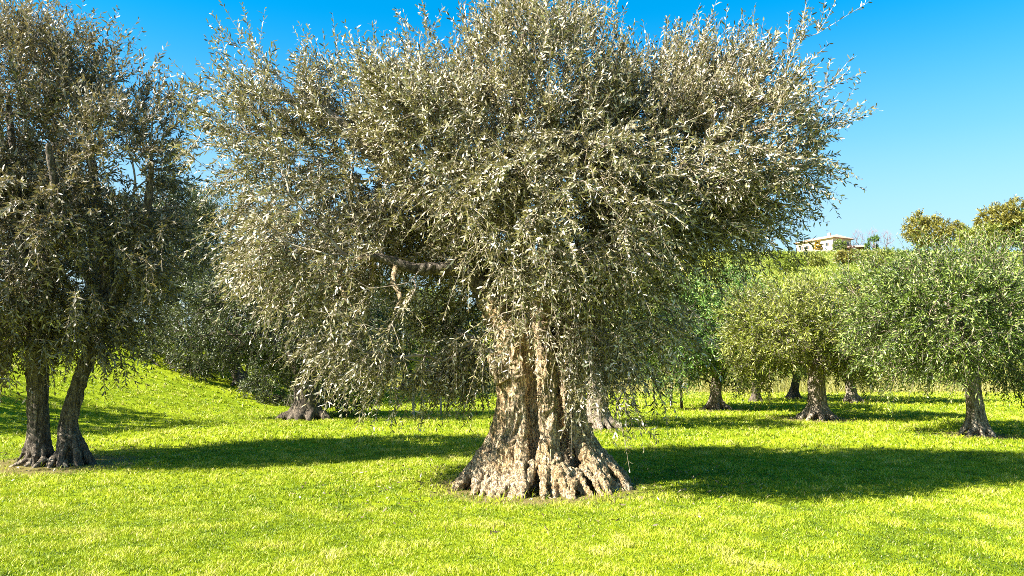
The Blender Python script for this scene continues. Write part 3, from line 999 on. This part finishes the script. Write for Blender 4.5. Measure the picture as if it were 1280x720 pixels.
# ================================================================== the other olives of the grove
rg = np.random.default_rng(77)
olive('backleft', 'dark olive with flared dark trunk at the foot of the grass bank', 4.6, rand_lobes(rg, -.5, .2, 2.75, 2.7, 2.2, 1.75, 7), 1.15, .62, .34, .24, M['leaf_dull'], M['bark_brown'], 101, 760, 4, 15, (.12, .028), .035, tone=(.45, .3))
olive('behind', 'small olive half hidden behind the huge trunk, hanging leaves in front of it', 4.2, rand_lobes(rg, .2, .3, 2.6, 2.0, 2.0, 1.5, 6), 1.1, .55, .27, .2, M['leaf_green'], M['bark_grey'], 102, 420, 4, 15, (.12, .028), .035)
olive('dark', 'deep green olive with short pale trunk between the huge olive and the yellowish one', 5.2, rand_lobes(rg, .1, 0, 2.95, 2.4, 2.2, 2.1, 7) + [(-1.2, 0, 1.8, 1.2, 1.2, 1.1), (1.1, 0, 1.7, 1.2, 1.2, 1.1)], 1.2, .48, .2, .16, M['leaf_dark'], M['bark_grey'], 103, 760, 4, 14, (.15, .036), .04, tone=(.52, .33), lean=(.12, 0), strands=7)
olive('yellow', 'yellow green olive with stout pale forked trunk below the hillside house', 4.0, rand_lobes(rg, -.1, 0, 2.5, 2.1, 1.9, 1.45, 7) + [(1.2, 0, 2.0, 1.0, 1.0, 1.0), (-1.3, .1, 1.9, 1.0, 1.0, 1.0)], 1.15, .56, .235, .2, M['leaf_yellow'], M['bark_grey'], 104, 620, 4, 15, (.13, .031), .035)
olive('far', 'green olive at the far lawn edge between the yellowish olive and the slender one', 4.4, rand_lobes(rg, .4, 0, 2.4, 2.8, 2.2, 1.5, 7) + [(1.4, 0, 1.5, 1.3, 1.2, 1.0)], 1.0, .42, .19, .16, M['leaf_green'], M['bark_grey'], 105, 480, 4, 14, (.15, .036), .05, lean=(-.15, 0))
olive('right', 'green olive with slender straight trunk and a low limb reaching towards the yellowish olive', 4.4, rand_lobes(rg, -.2, .1, 2.85, 2.15, 1.9, 1.45, 7) + [(-1.5, -.1, 2.2, 1.1, 1.1, 1.1), (1.2, 0, 2.1, 1.1, 1.1, 1.1), (-.9, -.5, 2.0, .8, .8, .8)], 1.35, .30, .165, .14, M['leaf_green'], M['bark_grey'], 106, 820, 4, 15, (.115, .027), .028, lean=(-.06, 0), strands=8)
olive('far2', 'olive with leaning dark trunk at the far lawn edge, behind the yellowish olive', 3.8, rand_lobes(rg, -.2, 0, 2.5, 1.9, 1.6, 1.3, 5), 1.0, .38, .18, .15, M['leaf_green'], M['bark_brown'], 107, 240, 4, 13, (.16, .04), .05, lean=(.25, 0))
olive('far3', 'small dark olive far back between the deep green olive and the yellowish one', 3.6, rand_lobes(rg, 0, 0, 2.3, 1.7, 1.5, 1.2, 5), .9, .3, .16, .13, M['leaf_dark'], M['bark_brown'], 108, 220, 4, 13, (.16, .04), .05)
# one that stands left of the picture and shades the bank
olive(None, 'brownish olive behind the twin stemmed one, shading the grass bank', 5.0, rand_lobes(rg, 0, 0, 3.0, 2.5, 2.0, 1.9, 6), 1.2, .5, .28, .2, M['leaf_left'], M['bark_left'], 109, 420, 4, 14, (.13, .03), .05, base=(-14.6, 16.4))
olive(None, 'round crowned olive at the edge of the lawn, farther back than the slender one', 4.2, rand_lobes(rg, 0, 0, 2.7, 2.1, 2.0, 1.5, 6), 1.1, .45, .24, .2, M['leaf_green'], M['bark_brown'], 110, 380, 4, 14, (.14, .034), .05, base=on_lawn(1330, 512))

# trees behind the grass bank
GB = 'trees and bushes behind the grass bank'
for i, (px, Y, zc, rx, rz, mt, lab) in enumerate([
        (310, 27.5, 3.1, 2.9, 2.2, 'leaf_dull', 'dark spreading olive with leaning trunk just behind the crest of the grass bank'),
        (215, 31.0, 4.0, 2.9, 2.8, 'leaf_dull', 'broad dark tree behind the bank, between the twin stems and the leaning trunk'),
        (120, 32.0, 3.6, 3.0, 2.6, 'leaf_dull', 'greyish green tree behind the bank, seen just past the twin stems'),
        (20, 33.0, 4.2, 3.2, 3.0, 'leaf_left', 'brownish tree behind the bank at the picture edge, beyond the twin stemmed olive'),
        (420, 32.0, 3.2, 3.0, 2.5, 'leaf_dull', 'dark tree behind the flared dark trunk at the end of the bank'),
        (265, 38.0, 4.6, 3.4, 3.2, 'leaf_dull', 'tall greyish green tree rising highest behind the dark trees of the bank'),
        (510, 36.5, 3.0, 2.6, 2.2, 'leaf_dull', 'rounded green tree at the far lawn edge past the end of the bank')]):
    x = (px - 640) / F * Y
    rr_ = np.random.default_rng(200 + i)
    olive(None, lab, 5, rand_lobes(rr_, 0, 0, zc, rx, rx * .85, rz, 6), zc * .38, .5, .25, .2, M[mt], M['bark_brown'], 210 + i, 420, 4, 14, (.17, .042), .06, base=(x, Y), group=GB, name='tree', cat='tree', lean=(-.7, 0) if i == 0 else (0, 0), tone=(.38, .3))


def shrub(name, label, cat, base, lobes, mt, seed, ntips=60, per_twig=12, leaf=(.16, .05), group=None, stem_r=.05, per_tip=4, L=(.25, .55), gap=.3, droop=.2, bark='bark_brown'):
    rng = np.random.default_rng(seed)
    o = np.array([base[0], base[1], gz(*base)])
    t = thing(name, o, label, cat, group)
    L_ = np.array(lobes, float); L_[:, :3] += o
    sk = Skeleton()
    top = o + np.array([0, 0, max(.12, (L_[:, 2] - L_[:, 5]).min() - o[2] + .3)])
    sk.limb([o - UP * .05, top], [stem_r, stem_r * .8], -1, 4)
    v, f = tubes(np.array([[o - UP * .1, o + (top - o) * .5, top]]), np.array([[stem_r * 1.5, stem_r, stem_r * .7]]), 8)
    b = Bag(); b.add(v - o, f); b.build('stem', M[bark], t, smooth=True)
    tips = in_lobes(rng, L_, ntips, seed=seed, gap=gap)
    sk.grow(tips, rng); sk.radii(stem_r * .12)
    cen = L_[:, :3].mean(0)
    tw = sprays(rng, sk.tips, sk.tipdir, cen, (L_[:, 2] - L_[:, 5]).min(), (L_[:, 2] + L_[:, 5]).max(), per_tip, L, up_top=.7, droop=droop)
    foliage(t, o, rng, tw, per_twig, leaf[0], leaf[1], M[mt], M[bark], False, stem_r * .08, sk, 4)
    return t


# hedge bushes along the crest of the bank
for i, (px, Y, rx, rz, mt, lab) in enumerate([
        (165, 28.0, 1.5, .9, 'leaf_dull', 'low dark bush on the bank crest right behind the leaning twin stem'),
        (235, 27.0, 1.4, .8, 'leaf_dull', 'low dark bush on the bank crest under the broad dark tree'),
        (368, 26.0, 1.3, .75, 'leaf_dull', 'leafy grey green bush at the lower end of the bank crest')]):
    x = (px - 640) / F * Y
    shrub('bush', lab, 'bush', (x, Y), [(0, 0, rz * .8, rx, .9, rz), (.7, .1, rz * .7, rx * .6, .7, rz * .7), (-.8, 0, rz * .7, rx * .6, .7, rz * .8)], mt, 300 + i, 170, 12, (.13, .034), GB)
x, y = on_lawn(432, 521)
shrub('bush', 'leafy sucker bush with leaning stem beside the flared dark trunk', 'bush', (x, y), [(0, 0, .6, .55, .5, .55), (.25, .1, 1.0, .5, .5, .5)], 'leaf_dull', 310, 90, 12, (.11, .027), None)

# saplings and stakes on the far lawn
x, y = on_lawn(852, 511)
shrub('sapling', 'thin dark stemmed sapling beside the deep green olive', 'sapling', (x, y), [(0, 0, 1.75, .75, .7, .75)], 'leaf_yellow', 320, 70, 12, (.13, .034), None, .035)
x, y = on_lawn(551, 520)
shrub('sapling', 'young tree on thin pale stem, seen between the bank end and the huge trunk', 'sapling', (x, y), [(0, 0, 1.7, .8, .8, .8)], 'leaf_bright', 321, 90, 12, (.11, .03), None, .025, bark='stake')
for i, (px, py, lab) in enumerate([(517, 519, 'thin weathered stake near the young tree on the far lawn'), (839, 508, 'pale stake beside the thin dark stemmed sapling')]):
    x, y = on_lawn(px, py)
    b = Bag()
    b.box((-.028, -.028, -.1), (.028, .028, 1.05))
    b.box((-.02, -.02, 1.05), (.02, .02, 1.08))
    ob = b.build('stake', M['stake'])
    ob.location = (x, y, gz(x, y)); ob.rotation_euler = (R(2), R(-2.5 + 4 * i), .4)
    tag(ob, lab, 'stake')

# ------------------------------------------------------------------ scrub and trees beyond the meadow
GM = 'trees and bushes beyond the meadow'
rg = np.random.default_rng(91)
far = [(455, 52, 2.6, 2.0, 'leaf_dark', 'dark green tree beyond the meadow, nearest to the end of the bank'),
       (540, 58, 3.0, 2.2, 'leaf_bright', 'bright yellow green tree beyond the meadow, glimpsed under the huge olive'),
       (620, 50, 2.9, 2.3, 'leaf_green', 'green tree beyond the meadow directly behind the huge olive'),
       (700, 56, 3.2, 2.6, 'leaf_dark', 'dark tree beyond the meadow, behind the right side of the huge olive'),
       (790, 48, 2.6, 2.1, 'leaf_yellow', 'yellowish tree beyond the meadow behind the pale stake'),
       (850, 58, 3.6, 3.4, 'leaf_dark', 'tall dark tree beyond the meadow behind the deep green olive'),
       (960, 54, 3.2, 2.6, 'leaf_yellow', 'yellow green bush beyond the meadow behind the small dark olive'),
       (1050, 62, 3.4, 2.9, 'leaf_yellow', 'yellow bush beyond the meadow above the yellowish olive'),
       (1130, 52, 2.8, 2.5, 'leaf_green', 'green tree beyond the meadow, between the yellowish and the slender olive'),
       (1215, 50, 3.2, 3.2, 'leaf_green', 'green tree beyond the meadow rising behind the slender olive'),
       (1290, 46, 3.0, 3.2, 'leaf_dark', 'dark green tree beyond the meadow at the edge of the picture')]
for i, (px, Y, rx, rz, mt, lab) in enumerate(far):
    x = (px - 640) / F * Y
    rr_ = np.random.default_rng(400 + i)
    olive(None, lab, 4, rand_lobes(rr_, 0, 0, rz * 1.15, rx, rx * .8, rz, 6), rz * .5, .4, .2, .17, M[mt], M['bark_brown'], 410 + i, 260, 4, 13, (.24, .065), .08, base=(x, Y), group=GM, name='tree', cat='tree', L=(.4, .8), gap=.34)

n = 26000
hy_ = rng.uniform(150, 291, n)
hx_ = (rng.uniform(900, 1290, n) - 640) / F * hy_
tag(blades('hill_grass', hx_, hy_, rng.uniform(.4, 1.3, n) * (.4 + fbm(np.stack([hx_ * .05, hy_ * .05, 0 * hx_], 1), 37, 3)), rng.uniform(.15, .5, n), rng.uniform(.2, 1.2, n), M['field_grass'],
           np.clip(rng.normal(.1, .3, n) + .5 * fbm(np.stack([hx_ * .06, hy_ * .06, 0 * hx_], 1), 38, 3), 0, 1), rng), 'rough yellow green grass covering the hillside field', 'grass', kind='stuff')
for i, (px, Y, rx, rz_, mt, lab) in enumerate([(875, 43, 1.7, .9, 'leaf_yellow', 'low yellowish bush in the meadow just right of the deep green olive trunk'), (965, 45, 1.8, 1.0, 'leaf_bright', 'low bright bush in the meadow behind the leaning dark trunk'),
        (1110, 44, 1.9, .9, 'leaf_yellow', 'low yellowish bush in the meadow left of the slender olive'), (1175, 41, 1.5, .8, 'leaf_green', 'low green bush in the meadow right beside the slender trunk'), (1255, 43, 1.8, 1.0, 'leaf_yellow', 'low yellowish bush in the meadow past the slender trunk'),
        (490, 42, 1.9, .9, 'leaf_bright', 'low bright bush in the meadow behind the thin weathered stake'), (590, 44, 1.6, .8, 'leaf_yellow', 'low yellowish bush in the meadow left of the huge trunk')]):
    x = (px - 640) / F * Y
    shrub('bush', lab, 'bush', (x, Y), [(0, 0, rz_ * .7, rx, .9, rz_), (.9, .1, rz_ * .6, rx * .6, .7, rz_ * .7), (-1.0, 0, rz_ * .7, rx * .5, .7, rz_ * .6)], mt, 650 + i, 110, 12, (.2, .055), GM)
# the hillside: scrub, field trees, and the house on its crest
GH = 'trees and bushes on the hillside'
hl = [(1010, 110, 3.2, 2.4, 'leaf_yellow', 'yellow scrub bush on the slope left below the house'), (1045, 120, 3.6, 2.3, 'leaf_yellow', 'yellow scrub bush on the slope straight below the house'),
      (1085, 125, 3.4, 2.6, 'leaf_autumn', 'ochre scrub bush on the slope below the carport'), (1120, 118, 3.6, 2.8, 'leaf_yellow', 'olive coloured scrub bush on the slope below the bare trees'),
      (965, 130, 4.0, 3.2, 'leaf_bright', 'bright green bush on the slope left of the house'), (1155, 105, 3.5, 3.0, 'leaf_green', 'green bush on the slope under the round ochre tree'),
      (915, 140, 4.2, 3.2, 'leaf_dark', 'dark bush on the slope behind the deep green olive'), (1200, 110, 4.2, 3.5, 'leaf_green', 'green bush on the slope between the round ochre tree and the russet one'),
      (1018, 225, 4.5, 2.6, 'leaf_yellow', 'yellowish bush high on the field just under the cream house'), (1060, 240, 4.2, 2.4, 'leaf_autumn', 'straw coloured bush high on the field under the shaded gable wall'),
      (1100, 215, 5.0, 3.2, 'leaf_yellow', 'olive yellow bush high on the field under the cypresses'), (985, 200, 5.0, 3.5, 'leaf_bright', 'vivid green bush high on the field at the edge of the big crown'), (1140, 190, 5.2, 3.4, 'leaf_green', 'dull green bush high on the field under the hedge')]
for i, (px, Y, rx, rz, mt, lab) in enumerate(hl):
    x = (px - 640) / F * Y
    rr_ = np.random.default_rng(500 + i)
    shrub('bush', lab, 'bush', (x, Y), rand_lobes(rr_, 0, 0, rz * .9, rx, rx * .8, rz, 5), mt, 510 + i, 150, 12, (.5, .15), GH, .12, 4, (.5, 1.1), .3)
for i, (px, py, Y, rx, rz, mt, lab) in enumerate([
        (1168, 290, 150, 5.6, 4.2, 'leaf_autumn', 'large round ochre tree standing on the hill against the sky'),
        (1252, 278, 150, 4.4, 4.6, 'leaf_autumn', 'tall russet topped tree on the hill at the edge of the picture'),
        (1225, 300, 140, 3.6, 3.0, 'leaf_yellow', 'smaller yellowish tree on the hill between the ochre and the russet ones'),
        (1278, 285, 150, 3.4, 4.0, 'leaf_dark', 'dark narrow tree on the hill beside the russet one')]):
    c = at(px, py, Y)
    g0 = gz(c[0], Y)
    rr_ = np.random.default_rng(540 + i)
    zc = max(c[2] - g0, rz * .9)
    olive(None, lab, 8, rand_lobes(rr_, 0, 0, zc, rx, rx * .85, rz, 8), max(1.2, zc - rz * .6), .5, .3, .25, M[mt], M['bark_brown'], 550 + i, 300, 4, 14, (.45, .16), .12, base=(c[0], Y), group=GH, name='tree', cat='tree', L=(.5, 1.1), gap=.3, tone=(.5, .3))

# ------------------------------------------------------------------ the house
M['render_wall'] = plain_mat('cream_render', (.46, .38, .29), (.54, .45, .36), 1.2, .9)
M['roof_tile'] = plain_mat('faded_roof_tile', (.30, .17, .11), (.42, .27, .19), 3.0, .9, .5)
M['shutter'] = plain_mat('brown_shutter', (.10, .07, .05), (.16, .11, .08), 8)
M['pane'] = plain_mat('dark_pane', (.015, .018, .02), (.03, .035, .04), 2, .15)
M['stone_wall'] = plain_mat('pale_stone', (.36, .30, .23), (.48, .42, .34), 2.5, .9, .4)
M['door_wood'] = plain_mat('door_wood', (.16, .09, .05), (.22, .13, .07), 6)

HY = 300.0
corner = at(1041.5, 314, HY)
gzc = gz(corner[0], HY)
rz = R(-61.6)
W_, D_, H_ = 18.0, 11.0, 6.9
cr, sr = math.cos(rz), math.sin(rz)
hx, hy = corner[0] - cr * W_, HY - sr * W_
zb = min(gzc, corner[2]) if abs(gzc - corner[2]) < 3 else corner[2]
house = thing('house', (hx, hy, gzc + .35), 'two storey cream country house with low tiled roof on the hilltop', 'house', None, rz)
b = Bag()
b.box((0, 0, -3), (W_, D_, H_))
b.build('wall', M['render_wall'], house)
# hipped roof with overhanging eaves and thickness
e = .9
v = np.array([[-e, -e, H_ - .05], [W_ + e, -e, H_ - .05], [W_ + e, D_ + e, H_ - .05], [-e, D_ + e, H_ - .05], [-e, -e, H_ + .2], [W_ + e, -e, H_ + .2], [W_ + e, D_ + e, H_ + .2], [-e, D_ + e, H_ + .2], [3.5, D_ / 2, H_ + 2.0], [W_ - 2.2, D_ / 2, H_ + 2.0]], float)
b = Bag()
b.add(v, [np.array([[3, 2, 1, 0], [0, 1, 5, 4], [1, 2, 6, 5], [2, 3, 7, 6], [3, 0, 4, 7], [4, 5, 9, 8], [6, 7, 8, 9]]), np.array([[5, 6, 9], [7, 4, 8]])])
roof = b.build('roof', M['roof_tile'], house)
b = Bag(); b.box((W_ - 6, D_ / 2 - .9, H_ + 1.2), (W_ - 5.1, D_ / 2 - .1, H_ + 2.9)); b.box((W_ - 6.12, D_ / 2 - 1.02, H_ + 2.9), (W_ - 4.98, D_ / 2 + .02, H_ + 3.05)); b.build('chimney', M['render_wall'], roof)


def window(cx, z0, w, h, face):
    """face 'f' = long front (local -y), 's' = gable side (local +x)"""
    def bx(bag, u0, u1, za, zb_, d0, d1):
        if face == 'f':
            bag.box((u0, -d1, za), (u1, -d0, zb_))
        else:
            bag.box((W_ + d0, u0, za), (W_ + d1, u1, zb_))
    f = Bag()
    t = .1
    for (u0, u1, a_, b_) in ((cx - w / 2 - t, cx - w / 2, z0, z0 + h), (cx + w / 2, cx + w / 2 + t, z0, z0 + h), (cx - w / 2 - t, cx + w / 2 + t, z0 + h, z0 + h + t), (cx - w / 2 - t - .1, cx + w / 2 + t + .1, z0 - .12, z0)):
        bx(f, u0, u1, a_, b_, -.02, .09)
    fr = f.build('window', M['stone_wall'], house)
    p = Bag(); bx(p, cx - w / 2, cx + w / 2, z0, z0 + h, -.02, .03); p.build('pane', M['pane'], fr)
    for s in (-1, 1):
        q = Bag()
        c_ = cx + s * (w / 2 + .1 + w * .27)
        bx(q, c_ - w * .25, c_ + w * .25, z0, z0 + h, .01, .07)
        q.build('shutter', M['shutter'], fr)


for cx in (2.2, 5.4, 8.6, 11.8, 15.2):
    window(cx, 3.9, .9, 1.3, 'f')
for cx in (2.2, 5.6, 15.2):
    window(cx, .9, .9, 1.4, 'f')
for cx in (4.4, 6.4):
    window(cx, 3.6, 1.2, 1.7, 's')
b = Bag(); b.box((10.3, -.06, 0), (11.6, .02, 2.3)); dr = b.build('door', M['door_wood'], house)
b = Bag(); b.box((11.4, -.13, 1.0), (11.47, -.06, 1.12)); b.build('handle', M['pane'], dr)
# loggia at the gable's back corner: its inner shade painted as a dark panel
b = Bag(); b.box((W_ - .02, 8.4, 3.2), (W_ + .02, 10.6, 5.6)); b.build('loggia_shade', M['pane'], house)
b = Bag(); b.box((W_ + .02, 8.2, 3.0), (W_ + 1.2, 10.8, 3.2))
for yy in (8.3, 9.4, 10.6):
    b.box((W_ + 1.05, yy, 3.2), (W_ + 1.15, yy + .1, 5.6))
b.build('balcony', M['stone_wall'], house)
# antenna
b = Bag()
v, f = tubes(np.array([[[W_ - 7, D_ / 2, H_ + 1.7], [W_ - 7, D_ / 2, H_ + 3.2], [W_ - 7, D_ / 2, H_ + 4.6]]], float), np.full((1, 3), .05), 6); b.add(v, f)
v, f = tubes(np.array([[[W_ - 7.8, D_ / 2, H_ + 4.3], [W_ - 7, D_ / 2, H_ + 4.3], [W_ - 6.2, D_ / 2, H_ + 4.3]]], float), np.full((1, 3), .035), 6); b.add(v, f)
b.build('antenna', M['pane'], roof)


def hill_at(px, Y):
    x = (px - 640) / F * Y
    return x, Y, gz(x, Y)


# lean-to / carport to the right of the house
x, y, z = hill_at(1071, 297)
cp = thing('carport', (x, y, z), 'low open carport with a tiled roof beside the house', 'carport', None, R(-20))
b = Bag(); b.add(np.array([[-4.2, -2.6, 2.5], [4.2, -2.6, 2.5], [4.2, 2.6, 3.6], [-4.2, 2.6, 3.6], [-4.2, -2.6, 2.75], [4.2, -2.6, 2.75], [4.2, 2.6, 3.85], [-4.2, 2.6, 3.85]], float), [np.array([[3, 2, 1, 0], [4, 5, 6, 7], [0, 1, 5, 4], [1, 2, 6, 5], [2, 3, 7, 6], [3, 0, 4, 7]])])
b.build('roof', M['roof_tile'], cp)
for xx in (-3.9, 0, 3.9):
    b = Bag(); b.box((xx - .18, -2.4, -1), (xx + .18, -2.05, 2.6)); b.build('post', M['stone_wall'], cp)
b = Bag(); b.box((-4, 2.2, -1), (4, 2.45, 3.5)); b.build('back_wall', M['door_wood'], cp)

# low terrace wall along the crest
b = Bag()
xx = np.linspace(113, 146, 40)
for a_, c_ in zip(xx[:-1], xx[1:]):
    za = min(gz(a_, 289.5), gz(c_, 289.5))
    b.box((a_, 289, za - 1), (c_, 289.4, za + .75))
tag(b.build('terrace_wall', M['stone_wall']), 'long low pale terrace wall on the hill crest in front of the house', 'wall')

x, y, z = hill_at(1026, 291)
shrub('bush', 'small golden yellow bush against the cream house wall', 'bush', (x, y), [(0, 0, 1.9, 1.5, 1.4, 1.7), (0, 0, 3.2, .9, .9, 1.0)], 'leaf_gold', 600, 60, 12, (.4, .16), GH, .1, 4, (.3, .7), .2)
x, y, z = hill_at(1054, 290)
shrub('bush', 'grey green rounded tree in front of the shaded gable wall of the house', 'tree', (x, y), [(0, 0, 2.4, 2.2, 1.8, 2.2), (-1.6, 0, 1.8, 1.2, 1.2, 1.6)], 'leaf_green', 601, 80, 12, (.45, .16), GH, .12, 4, (.4, .8), .2)
x, y, z = hill_at(1065, 290)
shrub('bush', 'russet bush in front of the low carport', 'bush', (x, y), [(0, 0, 1.2, 2.2, 1.4, 1.3)], 'leaf_brown', 602, 50, 12, (.4, .14), GH, .1, 4, (.3, .7), .2)
for i, (px, h, lab) in enumerate([(1086.5, 3.4, 'small dark cypress nearest to the carport on the crest'), (1090.5, 4.2, 'taller slim cypress, second from the carport on the crest'), (1101, 3.0, 'short dark cypress standing under the bare trees on the crest')]):
    x, y, z = hill_at(px, 292)
    shrub('cypress', lab, 'cypress', (x, y), [(0, 0, h * .5, .42, .42, h * .5)], 'leaf_dark', 610 + i, 40, 12, (.35, .12), 'cypresses on the hill crest', .08, 4, (.2, .5), .1, -.6)
x, y, z = hill_at(1097, 291)
shrub('umbrella_pine', 'small flat topped dark pine on bare stem among the cypresses', 'pine', (x, y), [(0, 0, 5.2, 2.0, 1.6, .6), (.8, 0, 5.8, 1.0, 1.0, .5)], 'leaf_dark', 620, 50, 10, (.4, .14), None, .16, 4, (.3, .6), .1)
# dark hedge bushes on the crest right of the house
for i, (px, Y, rx, rz_, lab) in enumerate([(1118, 230, 4.6, 2.8, 'rounded dark hedge bush on the crest, nearest to the bare trees'), (1135, 215, 4.8, 2.8, 'broad dark hedge bush on the crest, left of the round ochre tree'), (1105, 240, 3.6, 2.2, 'low ochre green bush on the crest below the bare trees')]):
    c = at(px, 318, Y)
    x, y, z = hill_at(px, Y)
    shrub('bush', lab, 'bush', (x, y), [(0, 0, rz_ * .9, rx, 2.5, rz_), (-2, 0, rz_ * .7, rx * .6, 2, rz_ * .8), (2, 0, rz_ * .8, rx * .6, 2, rz_ * .8)], 'leaf_yellow' if i == 2 else 'leaf_green', 630 + i, 130, 12, (.5, .16), GH, .12, 4, (.4, .9), .25)
# three leafless trees against the sky
for i, (px, h, lab) in enumerate([(1078, 11, 'leafless pale tree against the sky, nearest to the house'), (1096, 11.5, 'leafless pale tree against the sky, the middle of three'), (1113, 10.5, 'leafless pale tree against the sky, nearest to the ochre tree')]):
    x, y, z = hill_at(px, 306)
    rng = np.random.default_rng(700 + i)
    o = np.array([x, y, z])
    t = thing('bare_tree', o, lab, 'bare tree', 'leafless trees on the hill crest')
    sk = Skeleton()
    sk.limb([o - UP, o + (0, 0, h * .45)], [.24, .14], -1, 5)
    tips = in_lobes(rng, [(o[0], o[1], o[2] + h * .68, 2.7, 2.4, h * .36)], 90, gap=.1, seed=i)
    sk.grow(tips, rng, alpha=.5); sk.radii(.028)
    b = Bag(); sk.branch_tubes(b, 4)
    st_, d_, ln_, bd_ = sprays(rng, sk.tips, sk.tipdir, o + np.array([0, 0, h * .5]), o[2], o[2] + h, 3, (.5, 1.2), up_top=.9)
    P = np.stack([twig_points(st_, d_, ln_, bd_ * .3, np.full(len(st_), q)) for q in (0, .5, 1)], 1)
    v, f = tubes(P, np.full((len(st_), 3), .018), 3, cap=False); b.add(v, f)
    b.v = [q - o for q in b.v]
    b.build('branchwork', M['bare_twig'], t)
    v, f = tubes(np.array([[o - UP, o + (0, 0, h * .2), o + (0, 0, h * .45)]]), np.array([[.26, .2, .14]]), 8)
    b = Bag(); b.add(v - o, f); b.build('trunk', M['bare_twig'], t, smooth=True)

# ------------------------------------------------------------------ camera, sun, sky
cam = bpy.data.objects.new('camera', bpy.data.cameras.new('camera'))
C.objects.link(cam)
cam.location = (0, 0, EYE)
cam.rotation_euler = (math.pi / 2 + PITCH, 0, 0)
cam.data.sensor_width = 36
cam.data.lens = 36 * F / 1280
cam.data.clip_end = 6000
sc.camera = cam

s = bpy.data.lights.new('sun', 'SUN')
s.energy = 5.0
s.angle = R(.5)
s.color = (1.0, .95, .86)
so = bpy.data.objects.new('sun', s)
C.objects.link(so)
sd = Vector((math.sin(AZ) * math.cos(EL), math.cos(AZ) * math.cos(EL), math.sin(EL)))
so.rotation_euler = sd.to_track_quat('Z', 'Y').to_euler()
so.location = (-20, -8, 25)

w = bpy.data.worlds.new('World')
sc.world = w
w.use_nodes = True
nt = w.node_tree
nt.nodes.clear()
sky = nt.nodes.new('ShaderNodeTexSky')
sky.sky_type = 'NISHITA'
sky.sun_disc = False
sky.sun_elevation = EL
sky.sun_rotation = AZ
sky.air_density = 1.0
sky.dust_density = 1.2
sky.ozone_density = 3.0
hs = nt.nodes.new('ShaderNodeHueSaturation')
hs.inputs['Saturation'].default_value = 1.6
hs.inputs['Hue'].default_value = .485
bg = nt.nodes.new('ShaderNodeBackground')
bg.inputs[1].default_value = .058
out = nt.nodes.new('ShaderNodeOutputWorld')
nt.links.new(sky.outputs[0], hs.inputs['Color'])
# the pale band of air that lies along the horizon
tcw = nt.nodes.new('ShaderNodeTexCoord')
sx = nt.nodes.new('ShaderNodeSeparateXYZ')
nt.links.new(tcw.outputs['Generated'], sx.inputs[0])
mrw = nt.nodes.new('ShaderNodeMapRange')
mrw.interpolation_type = 'SMOOTHSTEP'
mrw.inputs['From Min'].default_value = .08
mrw.inputs['From Max'].default_value = .43
mrw.inputs['To Min'].default_value = .8
mrw.inputs['To Max'].default_value = 0
nt.links.new(sx.outputs['Z'], mrw.inputs[0])
mw_ = nt.nodes.new('ShaderNodeMixRGB')
nt.links.new(mrw.outputs[0], mw_.inputs[0])
nt.links.new(hs.outputs[0], mw_.inputs[1])
mw_.inputs[2].default_value = (2.3, 3.0, 3.35, 1)
nt.links.new(mw_.outputs[0], bg.inputs[0])
nt.links.new(bg.outputs[0], out.inputs[0])

sc.view_settings.view_transform = 'Standard'
sc.view_settings.look = 'None'
sc.view_settings.gamma = 1
sc.view_settings.exposure = 2.32
sc.cycles.max_bounces = 6
sc.cycles.diffuse_bounces = 3
sc.cycles.transmission_bounces = 3
sc.cycles.use_denoising = False
sc.cycles.filter_width = .9
